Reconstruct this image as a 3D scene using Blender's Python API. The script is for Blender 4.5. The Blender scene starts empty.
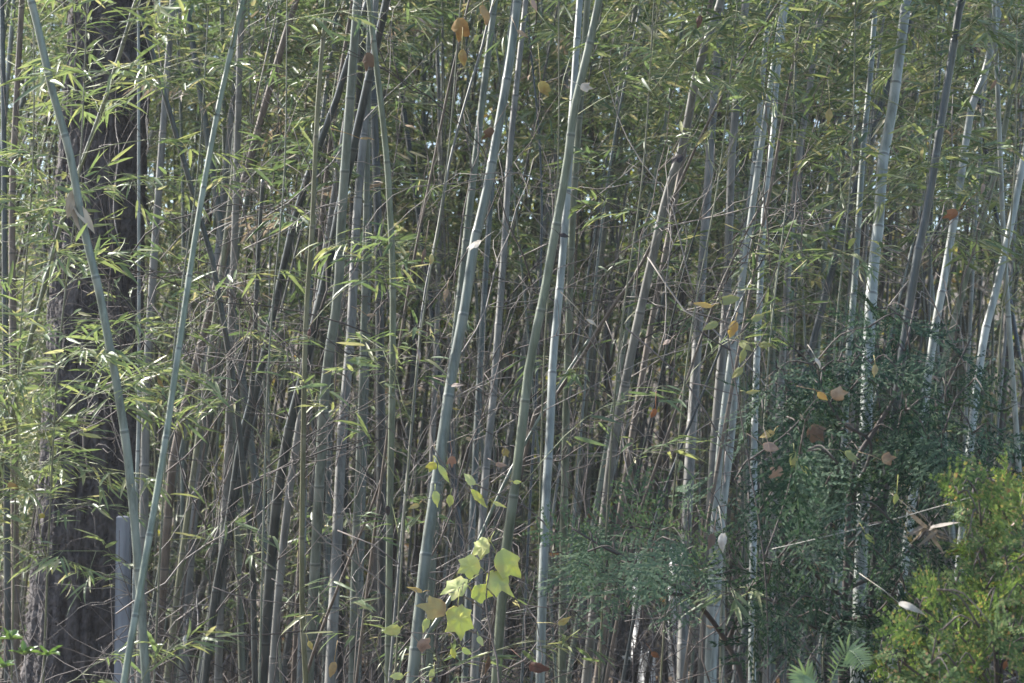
import bpy, math, random
import numpy as np
from mathutils import Vector

random.seed(11)
rng = np.random.default_rng(11)
SC = bpy.context.scene
COL = SC.collection
R_ = math.radians

# ------------------------------------------------------------------ camera
LENS, TILT, EYE = 70.0, R_(4.0), 1.5
F = 1024 * LENS / 36.0
cam_d = bpy.data.cameras.new('camera')
cam = bpy.data.objects.new('camera', cam_d)
COL.objects.link(cam)
cam.location = (0, 0, EYE)
cam.rotation_euler = (R_(90) + TILT, 0, 0)
cam_d.lens = LENS
cam_d.sensor_width = 36
cam_d.clip_start = 0.1
cam_d.clip_end = 400
cam_d.dof.use_dof = True
cam_d.dof.focus_distance = 6.6
cam_d.dof.aperture_fstop = 6.3
SC.camera = cam

# ------------------------------------------------------------------ sky, sun, exposure
SUN_EL, SUN_AZ = R_(37), R_(-60)          # azimuth from the view direction, minus = left
world = bpy.data.worlds.new('World')
SC.world = world
world.use_nodes = True
wn = world.node_tree
bgn = wn.nodes['Background']
sky = wn.nodes.new('ShaderNodeTexSky')
sky.sky_type = 'NISHITA'
sky.sun_disc = False
sky.sun_elevation = SUN_EL
sky.sun_rotation = SUN_AZ
wn.links.new(sky.outputs[0], bgn.inputs[0])
bgn.inputs[1].default_value = 0.13
sun_d = bpy.data.lights.new('sun', 'SUN')
sun_d.energy = 5.0
sun_d.angle = R_(0.5)
sun_d.color = (1.0, 0.95, 0.88)
sun = bpy.data.objects.new('sun', sun_d)
COL.objects.link(sun)
to_sun = Vector((math.sin(SUN_AZ) * math.cos(SUN_EL), math.cos(SUN_AZ) * math.cos(SUN_EL), math.sin(SUN_EL)))
sun.rotation_euler = to_sun.to_track_quat('Z', 'Y').to_euler()
sun.location = (-10, 5, 20)
vs = SC.view_settings
vs.view_transform = 'Standard'
vs.look = 'None'
vs.exposure = 1.8
vs.gamma = 1
vs.use_curve_mapping = False
SC.cycles.max_bounces = 8
SC.cycles.transparent_max_bounces = 8
SC.cycles.caustics_reflective = False
SC.cycles.caustics_refractive = False

# ------------------------------------------------------------------ pixel <-> world
cT, sT = math.cos(TILT), math.sin(TILT)


def P(px, py, Y):
    """the world point that lies Y metres ahead on the line of sight through a pixel of the photograph"""
    xc, yc = (px - 512) / F, (341.5 - py) / F
    d = np.array([xc, cT - yc * sT, sT + yc * cT])
    return np.array([0, 0, EYE]) + d * (Y / d[1])


def pix(p):
    q = np.asarray(p, float) - np.array([0, 0, EYE])
    dep = q[..., 1] * cT + q[..., 2] * sT
    up = -q[..., 1] * sT + q[..., 2] * cT
    return 512 + F * q[..., 0] / dep, 341.5 - F * up / dep


# ------------------------------------------------------------------ mesh collector
class MB:
    def __init__(self):
        self.v, self.q, self.t, self.qm, self.tm, self.a = [], [], [], [], [], []
        self.n = 0

    def add(self, v, quads=None, tris=None, m=0, attr=None):
        v = np.asarray(v, np.float32).reshape(-1, 3)
        if quads is not None and len(quads):
            q = np.asarray(quads, np.int32).reshape(-1, 4) + self.n
            self.q.append(q); self.qm.append(np.full(len(q), m, np.int32))
        if tris is not None and len(tris):
            t = np.asarray(tris, np.int32).reshape(-1, 3) + self.n
            self.t.append(t); self.tm.append(np.full(len(t), m, np.int32))
        self.v.append(v)
        self.a.append(np.zeros(len(v), np.float32) if attr is None else np.asarray(attr, np.float32))
        self.n += len(v)

    def tube(self, pts, rad, sides=6, m=0, attr=None, cap=True):
        pts = np.asarray(pts, float); n = len(pts)
        rad = np.broadcast_to(np.asarray(rad, float), (n,))
        tan = np.gradient(pts, axis=0)
        tan /= np.linalg.norm(tan, axis=1)[:, None] + 1e-9
        ref = np.array([0, 1.0, 0]) if abs(tan[:, 1]).mean() < 0.7 else np.array([1.0, 0, 0])
        a = np.cross(tan, ref); a /= np.linalg.norm(a, axis=1)[:, None] + 1e-9
        b = np.cross(tan, a)
        th = np.linspace(0, 2 * np.pi, sides, endpoint=False)
        ring = a[:, None, :] * np.cos(th)[None, :, None] + b[:, None, :] * np.sin(th)[None, :, None]
        v = (pts[:, None, :] + ring * rad[:, None, None]).reshape(-1, 3)
        i = np.arange(n - 1)[:, None] * sides; j = np.arange(sides)[None, :]; k = (j + 1) % sides
        q = np.stack([i + j, i + k, i + sides + k, i + sides + j], -1).reshape(-1, 4)
        at = None if attr is None else np.repeat(np.asarray(attr, float), sides)
        tr = None
        if cap:
            v = np.vstack([v, pts[:1], pts[-1:]])
            if at is not None: at = np.concatenate([at, [attr[0], attr[-1]]])
            b0, b1 = n * sides, n * sides + 1; jj = np.arange(sides); kk = (jj + 1) % sides
            tr = np.vstack([np.stack([kk, jj, np.full(sides, b0)], -1),
                            np.stack([(n - 1) * sides + jj, (n - 1) * sides + kk, np.full(sides, b1)], -1)])
        self.add(v, q, tr, m, at)

    def scatter(self, proto, M, T, m=0):
        """copies of a small proto shape: M (n,3,3) maps its axes, T (n,3) is where its origin goes"""
        pv, pq, pt = proto
        n = len(T)
        if n == 0: return
        v = np.einsum('nij,vj->nvi', M, pv) + T[:, None, :]
        off = (np.arange(n) * len(pv))[:, None, None]
        self.add(v.reshape(-1, 3),
                 (off + pq[None]).reshape(-1, 4) if len(pq) else None,
                 (off + pt[None]).reshape(-1, 3) if len(pt) else None, m)

    def mesh(self, name, mats, smooth=True):
        me = bpy.data.meshes.new(name)
        v = np.concatenate(self.v)
        q = np.concatenate(self.q) if self.q else np.zeros((0, 4), np.int32)
        t = np.concatenate(self.t) if self.t else np.zeros((0, 3), np.int32)
        me.vertices.add(len(v)); me.vertices.foreach_set('co', v.ravel())
        me.loops.add(q.size + t.size)
        me.loops.foreach_set('vertex_index', np.concatenate([q.ravel(), t.ravel()]).astype(np.int32))
        me.polygons.add(len(q) + len(t))
        st = np.concatenate([np.arange(len(q)) * 4, q.size + np.arange(len(t)) * 3]).astype(np.int32)
        me.polygons.foreach_set('loop_start', st)
        mi = np.concatenate((self.qm if self.qm else []) + (self.tm if self.tm else [])).astype(np.int32)
        me.polygons.foreach_set('material_index', mi)
        me.polygons.foreach_set('use_smooth', np.full(len(st), smooth))
        a = np.concatenate(self.a)
        if a.any():
            at = me.attributes.new('node_band', 'FLOAT', 'POINT'); at.data.foreach_set('value', a)
        for x in mats: me.materials.append(x)
        me.update(calc_edges=True)
        return me

    def build(self, name, mats, parent=None, smooth=True):
        if not isinstance(mats, (list, tuple)): mats = [mats]
        o = bpy.data.objects.new(name, self.mesh(name, mats, smooth))
        COL.objects.link(o)
        if parent is not None:
            o.parent = parent
            o.matrix_parent_inverse.identity()
            o.location = -np.array(parent_origin(parent))
        return o


def parent_origin(p):
    """world position of a parent's origin (parents are never rotated here)"""
    l = np.array(p.location)
    while p.parent is not None:
        p = p.parent; l = l + np.array(p.location)
    return l


def thing(name, loc, label, cat, group=None):
    o = bpy.data.objects.new(name, None)
    o.empty_display_size = 0.1
    COL.objects.link(o)
    o.location = [float(c) for c in loc]
    o['label'] = label; o['category'] = cat
    if group: o['group'] = group
    return o


def tag(o, label=None, cat=None, group=None, kind=None):
    if label: o['label'] = label
    if cat: o['category'] = cat
    if group: o['group'] = group
    if kind: o['kind'] = kind
    return o


def unit(v):
    v = np.asarray(v, float)
    return v / (np.linalg.norm(v, axis=-1, keepdims=True) + 1e-9)


def basis(D, N, L, W, Z=None):
    """columns: x = width, y = length, z = normal"""
    D = unit(D); S = unit(np.cross(D, N)); Nn = np.cross(S, D)
    L = np.asarray(L, float)[:, None]; W = np.asarray(W, float)[:, None]
    Z = L if Z is None else np.asarray(Z, float)[:, None]
    return np.stack([S * W, D * L, Nn * Z], -1)


def spline(pts, n=40):
    """Catmull-Rom through the points"""
    p = np.asarray(pts, float)
    p = np.vstack([2 * p[0] - p[1], p, 2 * p[-1] - p[-2]])
    out = []
    segs = len(p) - 3
    for i in range(segs):
        a, b, c, d = p[i:i + 4]
        t = np.linspace(0, 1, max(3, n // segs), endpoint=(i == segs - 1))[:, None]
        out.append(0.5 * (2 * b + (c - a) * t + (2 * a - 5 * b + 4 * c - d) * t ** 2 + (3 * b - a - 3 * c + d) * t ** 3))
    return np.vstack(out)


def resample(p, s):
    d = np.concatenate([[0], np.cumsum(np.linalg.norm(np.diff(p, axis=0), axis=1))])
    return np.stack([np.interp(s, d, p[:, k]) for k in range(3)], -1), d[-1]


# ------------------------------------------------------------------ materials
def new_mat(name):
    m = bpy.data.materials.new(name)
    m.use_nodes = True
    nt = m.node_tree
    return m, nt, nt.nodes, nt.links, nt.nodes['Principled BSDF']


def ramp(nodes, stops, interp='LINEAR'):
    r = nodes.new('ShaderNodeValToRGB')
    r.color_ramp.interpolation = interp
    el = r.color_ramp.elements
    while len(el) < len(stops): el.new(0.5)
    for e, (p, c) in zip(el, stops):
        e.position = p; e.color = (*c, 1)
    return r


def culm_mat(name, base, bloom, dark, var=0.35, rough=0.42):
    m, nt, N, L, bs = new_mat(name)
    tc = N.new('ShaderNodeTexCoord'); mp = N.new('ShaderNodeMapping')
    mp.inputs['Scale'].default_value = (60, 60, 5)
    L.new(tc.outputs['Object'], mp.inputs[0])
    n1 = N.new('ShaderNodeTexNoise'); n1.inputs['Scale'].default_value = 1.0; n1.inputs['Detail'].default_value = 5
    L.new(mp.outputs[0], n1.inputs[0])
    n2 = N.new('ShaderNodeTexNoise'); n2.inputs['Scale'].default_value = 5.0; n2.inputs['Detail'].default_value = 3
    L.new(tc.outputs['Object'], n2.inputs[0])
    b = np.array(base) * .68; bloom = tuple(np.array(bloom) * .72)
    streak = ramp(N, [(0.3, b * (1 - var)), (0.5, b), (0.72, np.minimum(b * (1 + var) + 0.015, 1))])
    L.new(n1.outputs[0], streak.inputs[0])
    patch = ramp(N, [(0.45, (0, 0, 0)), (0.68, (1, 1, 1))])
    L.new(n2.outputs[0], patch.inputs[0])
    mul = N.new('ShaderNodeMath'); mul.operation = 'MULTIPLY'; mul.inputs[1].default_value = 0.4
    L.new(patch.outputs[0], mul.inputs[0])
    mix = N.new('ShaderNodeMixRGB'); L.new(mul.outputs[0], mix.inputs[0])
    L.new(streak.outputs[0], mix.inputs[1]); mix.inputs[2].default_value = (*bloom, 1)
    n3 = N.new('ShaderNodeTexNoise'); n3.inputs['Scale'].default_value = 1.0; n3.inputs['Detail'].default_value = 6; n3.inputs['Roughness'].default_value = .7
    mp3 = N.new('ShaderNodeMapping'); mp3.inputs['Scale'].default_value = (34, 34, 9); mp3.inputs['Location'].default_value = (7, 3, 5)
    L.new(tc.outputs['Object'], mp3.inputs[0]); L.new(mp3.outputs[0], n3.inputs[0])
    sp3 = ramp(N, [(0.50, (0, 0, 0)), (0.66, (.75, .75, .75))]); L.new(n3.outputs[0], sp3.inputs[0])
    mixs = N.new('ShaderNodeMixRGB'); L.new(sp3.outputs[0], mixs.inputs[0]); L.new(mix.outputs[0], mixs.inputs[1])
    mixs.inputs[2].default_value = (*(b * .38), 1); mix = mixs
    at = N.new('ShaderNodeAttribute'); at.attribute_name = 'node_band'
    nf = ramp(N, [(0.0, (0, 0, 0)), (0.45, (.55, .55, .55)), (0.75, (.7, .7, .7))])
    L.new(at.outputs['Fac'], nf.inputs[0])
    mix2 = N.new('ShaderNodeMixRGB'); L.new(nf.outputs[0], mix2.inputs[0])
    L.new(mix.outputs[0], mix2.inputs[1]); mix2.inputs[2].default_value = (*bloom, 1)
    nd = ramp(N, [(0.86, (0, 0, 0)), (0.97, (.75, .75, .75))])
    L.new(at.outputs['Fac'], nd.inputs[0])
    mix3 = N.new('ShaderNodeMixRGB'); L.new(nd.outputs[0], mix3.inputs[0])
    L.new(mix2.outputs[0], mix3.inputs[1]); mix3.inputs[2].default_value = (*dark, 1)
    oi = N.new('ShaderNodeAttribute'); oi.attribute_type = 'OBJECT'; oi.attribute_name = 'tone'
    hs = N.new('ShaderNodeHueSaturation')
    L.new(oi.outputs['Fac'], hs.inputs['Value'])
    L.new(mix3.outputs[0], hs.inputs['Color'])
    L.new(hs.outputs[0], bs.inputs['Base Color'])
    bs.inputs['Roughness'].default_value = rough
    bmp = N.new('ShaderNodeBump'); bmp.inputs['Strength'].default_value = 0.12; bmp.inputs['Distance'].default_value = 0.002
    L.new(n1.outputs[0], bmp.inputs['Height']); L.new(bmp.outputs[0], bs.inputs['Normal'])
    return m


CULM = {
    'green': culm_mat('green_culm', (.125, .150, .098), (.20, .222, .175), (.035, .035, .025)),
    'blue': culm_mat('blue_green_culm', (.132, .158, .130), (.225, .245, .215), (.04, .045, .04)),
    'pale': culm_mat('pale_waxy_culm', (.245, .27, .245), (.36, .38, .355), (.06, .06, .055)),
    'olive': culm_mat('olive_culm', (.135, .135, .068), (.21, .20, .14), (.04, .035, .025)),
    'brown': culm_mat('brown_dry_culm', (.13, .095, .07), (.22, .18, .14), (.03, .025, .02), 0.45, 0.6),
    'dark': culm_mat('dark_culm', (.030, .040, .040), (.09, .10, .095), (.012, .012, .012), 0.4, 0.38),
    'grey': culm_mat('grey_culm', (.150, .146, .128), (.23, .222, .20), (.045, .04, .035), 0.45, 0.55),
}


def leaf_mat(name, stops, trans=0.45, tint=(1.25, 1.3, 0.55), rough=0.45, noise=None, spec=0.4):
    """leaf colour per separate leaf, part of the light going through"""
    m, nt, N, L, bs = new_mat(name)
    geo = N.new('ShaderNodeNewGeometry')
    r = ramp(N, stops, 'LINEAR')
    L.new(geo.outputs['Random Per Island'], r.inputs[0])
    col = r.outputs[0]
    if noise:
        tc = N.new('ShaderNodeTexCoord'); nz = N.new('ShaderNodeTexNoise')
        nz.inputs['Scale'].default_value = noise[0]; nz.inputs['Detail'].default_value = 4
        L.new(tc.outputs['Object'], nz.inputs[0])
        rr = ramp(N, [(0.45, (0, 0, 0)), (0.7, (1, 1, 1))]); L.new(nz.outputs[0], rr.inputs[0])
        mx = N.new('ShaderNodeMixRGB'); L.new(rr.outputs[0], mx.inputs[0]); L.new(col, mx.inputs[1])
        mx.inputs[2].default_value = (*noise[1], 1); col = mx.outputs[0]
    L.new(col, bs.inputs['Base Color'])
    bs.inputs['Roughness'].default_value = rough
    bs.inputs['Specular IOR Level'].default_value = spec
    tr = N.new('ShaderNodeBsdfTranslucent')
    ml = N.new('ShaderNodeMixRGB'); ml.blend_type = 'MULTIPLY'; ml.inputs[0].default_value = 1
    L.new(col, ml.inputs[1]); ml.inputs[2].default_value = (*tint, 1); L.new(ml.outputs[0], tr.inputs[0])
    mix = N.new('ShaderNodeMixShader'); mix.inputs[0].default_value = trans
    L.new(bs.outputs[0], mix.inputs[1]); L.new(tr.outputs[0], mix.inputs[2])
    L.new(mix.outputs[0], N['Material Output'].inputs[0])
    return m


BAMBOO_LEAF = leaf_mat('bamboo_leaf', [(0.0, (.080, .112, .064)), (0.3, (.112, .154, .088)), (0.62, (.152, .196, .108)),
                                       (0.78, (.23, .245, .14)), (0.89, (.33, .30, .195)), (1.0, (.43, .36, .27))], .38, (1.0, 1.08, .66))
PALE_BAMBOO_LEAF = leaf_mat('pale_bamboo_leaf', [(0.0, (.120, .164, .092)), (0.4, (.176, .220, .120)), (0.68, (.255, .275, .148)),
                                                  (0.87, (.34, .33, .19)), (1.0, (.43, .37, .27))], .40, (1.0, 1.08, .64))  # lighter palette of the bamboo leaf, for the slim front stems
TREE_LEAF = leaf_mat('tree_leaf', [(0, (.05, .08, .025)), (.4, (.085, .12, .035)), (.75, (.15, .18, .05)), (1, (.28, .25, .09))], 0.45)
AUTUMN_LEAF = leaf_mat('autumn_tree_leaf', [(0, (.09, .10, .03)), (.4, (.16, .15, .045)), (.75, (.26, .21, .07)), (1, (.30, .18, .07))], 0.45)
CONIFER = leaf_mat('dark_conifer_needles', [(0, (.014, .029, .019)), (.5, (.030, .055, .036)), (.85, (.065, .105, .068)), (1, (.10, .13, .08))], .25, (1.1, 1.25, .7), .8, None, .1)
SPRAY = leaf_mat('grey_green_conifer_needles', [(0, (.055, .090, .058)), (.6, (.085, .130, .082)), (1, (.13, .17, .10))], .28, (1.1, 1.2, .7), .8, None, .1)
CEDAR = leaf_mat('bright_cedar_needles', [(0, (.045, .080, .034)), (.5, (.085, .135, .055)), (.85, (.16, .21, .085)), (.93, (.22, .20, .10)), (1, (.22, .13, .08))], .4, (1.2, 1.2, .55), .8, None, .12)
DRY_BLADE = leaf_mat('dry_bamboo_leaf', [(0, (.16, .13, .10)), (.6, (.25, .215, .175)), (1, (.36, .32, .28))], 0.3, (1.1, 1.0, .8), 0.7)
LITTER = leaf_mat('leaf_litter', [(0, (.07, .05, .035)), (.4, (.13, .09, .06)), (.75, (.20, .145, .09)), (.92, (.34, .21, .09)), (1, (.36, .31, .25))], 0.2, (1.1, .9, .6), 0.75)
VINE_LEAF = leaf_mat('yellow_green_vine_leaf', [(0, (.42, .46, .17)), (1, (.54, .56, .24))], 0.4, (1.15, 1.2, .6), 0.5, (22, (.56, .51, .22)))
SAPLING_LEAF = leaf_mat('sapling_leaf', [(0, (.22, .24, .09)), (1, (.30, .30, .12))], 0.4, (1.15, 1.1, .6), 0.5, (22, (.36, .32, .14)))
YELLOWED_LEAF = leaf_mat('yellowed_vine_leaf', [(0, (.42, .34, .13)), (1, (.45, .38, .16))], 0.4, (1.15, 1.0, .6), 0.55, (25, (.34, .22, .10)))
FERN = leaf_mat('pale_fern', [(0, (.16, .23, .12)), (1, (.24, .31, .17))], .35)
SEEDLING_LEAF = leaf_mat('seedling_leaf', [(0, (.08, .14, .06)), (1, (.13, .20, .09))], 0.3)
DEAD = {}
for nm, c, c2 in (('tan', (.34, .25, .16), (.20, .13, .08)), ('yellow', (.38, .35, .15), (.28, .21, .10)), ('amber', (.36, .25, .11), (.24, .15, .07)),
                  ('pink', (.34, .27, .23), (.22, .16, .13)), ('brown', (.16, .11, .08), (.10, .065, .05)), ('white', (.47, .44, .39), (.30, .26, .21)),
                  ('orange', (.30, .15, .08), (.19, .09, .055)), ('lime', (.33, .36, .10), (.40, .34, .11)), ('black', (.035, .028, .028), (.06, .045, .04)),
                  ('red', (.13, .06, .045), (.08, .05, .04))):
    DEAD[nm] = leaf_mat('dead_leaf_' + nm, [(0, c), (1, c)], 0.3, (1.1, .95, .65), 0.65, (40, c2))


def simple_mat(name, c1, c2, scale, rough=0.8, bump=0.0, stretch=(1, 1, 1), detail=6):
    m, nt, N, L, bs = new_mat(name)
    tc = N.new('ShaderNodeTexCoord'); mp = N.new('ShaderNodeMapping'); mp.inputs['Scale'].default_value = stretch
    L.new(tc.outputs['Object'], mp.inputs[0])
    nz = N.new('ShaderNodeTexNoise'); nz.inputs['Scale'].default_value = scale; nz.inputs['Detail'].default_value = detail
    L.new(mp.outputs[0], nz.inputs[0])
    r = ramp(N, [(0.32, c1), (0.68, c2)]); L.new(nz.outputs[0], r.inputs[0])
    L.new(r.outputs[0], bs.inputs['Base Color'])
    bs.inputs['Roughness'].default_value = rough
    if bump:
        b = N.new('ShaderNodeBump'); b.inputs['Strength'].default_value = 0.8; b.inputs['Distance'].default_value = bump
        L.new(nz.outputs[0], b.inputs['Height']); L.new(b.outputs[0], bs.inputs['Normal'])
    return m


TWIG = simple_mat('grey_brown_twig', (.075, .06, .055), (.155, .13, .118), 14, 0.8)
TWIG_DARK = simple_mat('dark_twig', (.035, .028, .026), (.075, .06, .052), 14, 0.8)
TWIG_PALE = simple_mat('pale_dry_twig', (.13, .112, .10), (.235, .205, .18), 14, 0.7)
TWIG_GREEN = simple_mat('green_twig', (.12, .14, .06), (.20, .21, .11), 14, 0.6)
BARK = None


def furrowed_bark():
    m, nt, N, L, bs = new_mat('furrowed_bark')
    tc = N.new('ShaderNodeTexCoord'); mp = N.new('ShaderNodeMapping'); mp.inputs['Scale'].default_value = (1, 1, .16)
    L.new(tc.outputs['Object'], mp.inputs[0])
    n1 = N.new('ShaderNodeTexNoise'); n1.inputs['Scale'].default_value = 26; n1.inputs['Detail'].default_value = 7; n1.inputs['Distortion'].default_value = .6
    L.new(mp.outputs[0], n1.inputs[0])
    m2 = N.new('ShaderNodeMapping'); m2.inputs['Scale'].default_value = (1, 1, .8); L.new(tc.outputs['Object'], m2.inputs[0])
    n2 = N.new('ShaderNodeTexNoise'); n2.inputs['Scale'].default_value = 38; n2.inputs['Detail'].default_value = 6
    L.new(m2.outputs[0], n2.inputs[0])
    mx = N.new('ShaderNodeMixRGB'); mx.inputs[0].default_value = .4; L.new(n1.outputs[0], mx.inputs[1]); L.new(n2.outputs[0], mx.inputs[2])
    hr = ramp(N, [(0.36, (0, 0, 0)), (0.5, (.7, .7, .7)), (0.65, (1, 1, 1))]); L.new(mx.outputs[0], hr.inputs[0])
    cr = ramp(N, [(0.36, (.026, .022, .022)), (0.5, (.056, .049, .049)), (.66, (.105, .094, .092))]); L.new(mx.outputs[0], cr.inputs[0])
    L.new(cr.outputs[0], bs.inputs['Base Color']); bs.inputs['Roughness'].default_value = .95
    b = N.new('ShaderNodeBump'); b.inputs['Strength'].default_value = 1.0; b.inputs['Distance'].default_value = .025
    L.new(hr.outputs[0], b.inputs['Height']); L.new(b.outputs[0], bs.inputs['Normal'])
    return m


BARK = furrowed_bark()
FAR_BARK = simple_mat('far_bark', (.07, .06, .055), (.14, .12, .11), 8, 0.95, 0.01, (1, 1, .25))
GROUND = simple_mat('forest_floor', (.05, .042, .034), (.13, .105, .08), 6, 0.95, 0.02)
WHITE = simple_mat('white_paint', (.74, .76, .78), (.82, .83, .84), 5, 0.5)
POST = simple_mat('pale_weathered_post', (.10, .108, .125), (.25, .265, .30), 22, 0.8, .003, (1, 1, .12))
SHEATH = simple_mat('papery_culm_sheath', (.30, .23, .16), (.46, .38, .29), 20, 0.75, 0, (1, 1, .2))
SILK = simple_mat('dry_fibre', (.20, .19, .17), (.34, .32, .29), 30, 0.6)

# ------------------------------------------------------------------ small shapes used many times


def blade_proto(curve, fold=0.02, st=((0, 0), (.1, .34), (.38, .5), (.74, .33), (1, 0))):
    v, q, t = [], [], []
    rows = []
    for y, h in st:
        z = -curve * y * y
        if h == 0: rows.append([len(v)]); v.append((0, y, z))
        else:
            rows.append([len(v), len(v) + 1, len(v) + 2]); v += [(-h, y, z + fold), (0, y, z), (h, y, z + fold)]
    for a, b in zip(rows, rows[1:]):
        if len(a) == 1: t += [(a[0], b[1], b[0]), (a[0], b[2], b[1])]
        elif len(b) == 1: t += [(a[0], a[1], b[0]), (a[1], a[2], b[0])]
        else: q += [(a[0], a[1], b[1], b[0]), (a[1], a[2], b[2], b[1])]
    return np.array(v, float), np.array(q, np.int32).reshape(-1, 4), np.array(t, np.int32).reshape(-1, 3)


BLADES = [blade_proto(c) for c in (0.02, 0.14, 0.32)]
OVAL = [blade_proto(c, f, ((0, 0), (.2, .36), (.5, .5), (.8, .32), (1, 0))) for c, f in ((.1, .08), (.35, .15), (-.2, .1))]
TINY = (np.array([(0, 0, 0), (-.5, .4, .05), (0, 1, -.08), (.5, .4, .05)], float), np.array([(0, 3, 2, 1)], np.int32), np.zeros((0, 3), np.int32))


def add_leaves(mb, Pp, D, N, L, W, m=0, protos=BLADES):
    Pp, D, N, L, W = map(np.asarray, (Pp, D, N, L, W))
    if len(Pp) == 0: return
    k = rng.integers(0, len(protos), len(Pp))
    M = basis(D, N, L, W)
    for i, pr in enumerate(protos):
        s = k == i
        mb.scatter(pr, M[s], Pp[s], m)


def frond_proto(n_pin=14, length=1.0, width=0.66, nl=6, droop=0.25, ang=50, qw=.012, lw=.22):
    """one flat feathery conifer spray: midrib, side sprigs, scale leaves along every sprig; length 1 along y"""
    v, q = [], []

    def quad(a, d, nrm, L, W):
        d = unit(d); s = unit(np.cross(d, nrm)) * W
        i = len(v)
        v.extend([a, a + d * L * .45 - s, a + d * L, a + d * L * .45 + s]); q.append((i, i + 3, i + 2, i + 1))
    up = np.array([0, 0, 1.0])
    rib = lambda t: np.array([0.03 * math.sin(t * 5), t * length, -droop * t * t])
    for k in range(n_pin):
        t = 0.10 + 0.9 * k / n_pin
        side = 1 if k % 2 else -1
        pl = width * (0.30 + 0.9 * math.sin(math.pi * min(1, t * .85 + .12))) * 0.62 * rng.uniform(.75, 1.15)
        a0 = rib(t)
        an = math.radians(ang + rng.uniform(-8, 8))
        d = np.array([side * math.sin(an), math.cos(an), rng.uniform(-.25, .05)])
        sd = np.array([math.cos(an), -side * math.sin(an), 0])
        for j in range(nl):
            u = (j + .3) / nl
            p = a0 + d * pl * u + np.array([0, 0.10 * pl * u * u, -.15 * pl * u * u])
            for s2 in (-1, 1):
                quad(p, d + sd * s2 * .5 + up * rng.uniform(-.2, .2), up, pl * lw * (1.15 - .6 * u), qw)
        quad(a0 + d * pl * .95, d, up, pl * .2, .012)
        quad(a0, d + np.array([0, .06, -.08]), up, pl, .011)
    for k in range(8):
        t = k / 8; quad(rib(t), rib(t + .13) - rib(t), up, .14, .010)
    return np.array(v), np.array(q, np.int32), np.zeros((0, 3), np.int32)


FRONDS = [frond_proto(droop=d) for d in (.2, .45, .7, .95)]
CEDAR_FRONDS = [frond_proto(9, 1, .75, 5, d, 42, .034, .27) for d in (-.1, .15, .35)]


def lobed_leaf(lobes, curl, seed):
    """broad leaf with pointed lobes, length 1 along y, folded a little at the midrib"""
    r = random.Random(seed)
    out = []
    n = len(lobes)
    ctr = np.array([0, .42])
    for a, rad in lobes: out.append((math.sin(math.radians(a)) * rad, .42 + math.cos(math.radians(a)) * rad))
    def zz(x, y): return -curl * (x * x * 1.2 + .7 * max(0, y - .35) ** 2) + .10 * abs(x) * (1 - abs(x))
    v = [(0, .42, 0)]
    rings = [(.36, .5), (.7, .9), (1.0, 1.0)]
    for f, sm in rings:
        for i, (x, y) in enumerate(out):
            lob = 1 if lobes[i][1] > .4 else -1
            if f < 1: x2, y2 = x * f, .42 + (y - .42) * f
            else:
                g = r.uniform(.86, 1.08); x2, y2 = x * g, .42 + (y - .42) * g
            v.append((x2, y2, zz(x2, y2) + (-.012 if lob > 0 else .012) * (1.5 - f) + r.uniform(-.012, .012) * f * (1 + curl)))
    t = [(0, 1 + (i + 1) % n, 1 + i) for i in range(n)]
    for k in (0, 1):
        a0, b0 = 1 + k * n, 1 + (k + 1) * n
        for i in range(n):
            i2 = (i + 1) % n
            t += [(a0 + i, a0 + i2, b0 + i2), (a0 + i, b0 + i2, b0 + i)]
    return np.array(v, float), np.zeros((0, 4), np.int32), np.array(t, np.int32)


MAPLE = [(0, .66), (9, .53), (22, .39), (38, .42), (52, .52), (62, .46), (86, .37), (104, .39), (120, .45), (142, .40), (165, .43), (180, .38),
         (195, .43), (218, .40), (240, .45), (256, .39), (274, .37), (298, .46), (308, .52), (322, .42), (338, .39), (351, .53)]
THREE = [(0, .72), (9, .56), (26, .37), (42, .41), (56, .50), (68, .45), (110, .36), (145, .40), (180, .40), (215, .40), (250, .36), (292, .45), (304, .50), (318, .41), (334, .37), (351, .56)]
OVATE = [(0, .68), (10, .50), (28, .37), (55, .29), (85, .26), (115, .28), (145, .35), (165, .41), (180, .43), (195, .41), (215, .35), (245, .28), (275, .26), (305, .29), (332, .37), (350, .50)]
LONG = [(0, .68), (8, .46), (20, .30), (45, .19), (90, .16), (140, .21), (165, .34), (180, .42), (195, .34), (220, .21), (270, .16), (315, .19), (340, .30), (352, .46)]


def leaf_object(shape, centre, size, ang, tilt, mat, parent=None, name='leaf', curl=.3, seed=1, label=None, petiole=True, wild=.35):
    """one broad leaf as its own object; ang turns its tip clockwise from up as seen from the photo side, tilt leans it"""
    v, q, t = lobed_leaf(shape, curl, seed)
    v = v - np.array([0, .42, 0])
    a = math.radians(ang)
    D = np.array([math.sin(a), 0, math.cos(a)])
    r = random.Random(seed * 7 + 1)
    D = unit(D + np.array([0, math.sin(math.radians(tilt)), 0]))
    Nn = unit(np.array([r.uniform(-wild, wild), -1, r.uniform(.25 - wild, .35 + wild)]))
    M = basis(D[None], Nn[None], [size], [size])[0]
    mb = MB()
    w = v @ M.T + np.asarray(centre)
    mb.add(w, q if len(q) else None, t)
    # thickness: the same outline a millimetre behind
    nrm = np.cross(M[:, 0], M[:, 1]); nrm = unit(nrm) * 0.0008
    mb.add(w - nrm, q if len(q) else None, t[:, ::-1])
    if petiole:
        b = np.asarray(centre) - M[:, 1] * .40
        ln = .48 if parent is not None else r.uniform(.5, 2.2)
        e = unit(-M[:, 1] + np.array([r.uniform(-.3, .3), .2, .5]) * size) * size * ln
        mb.tube(np.array([b, b + e * .4 + np.array([0, 0, .003]), b + e]), 0.0009, 4)
    return mb.build(name, mat, parent)


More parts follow.
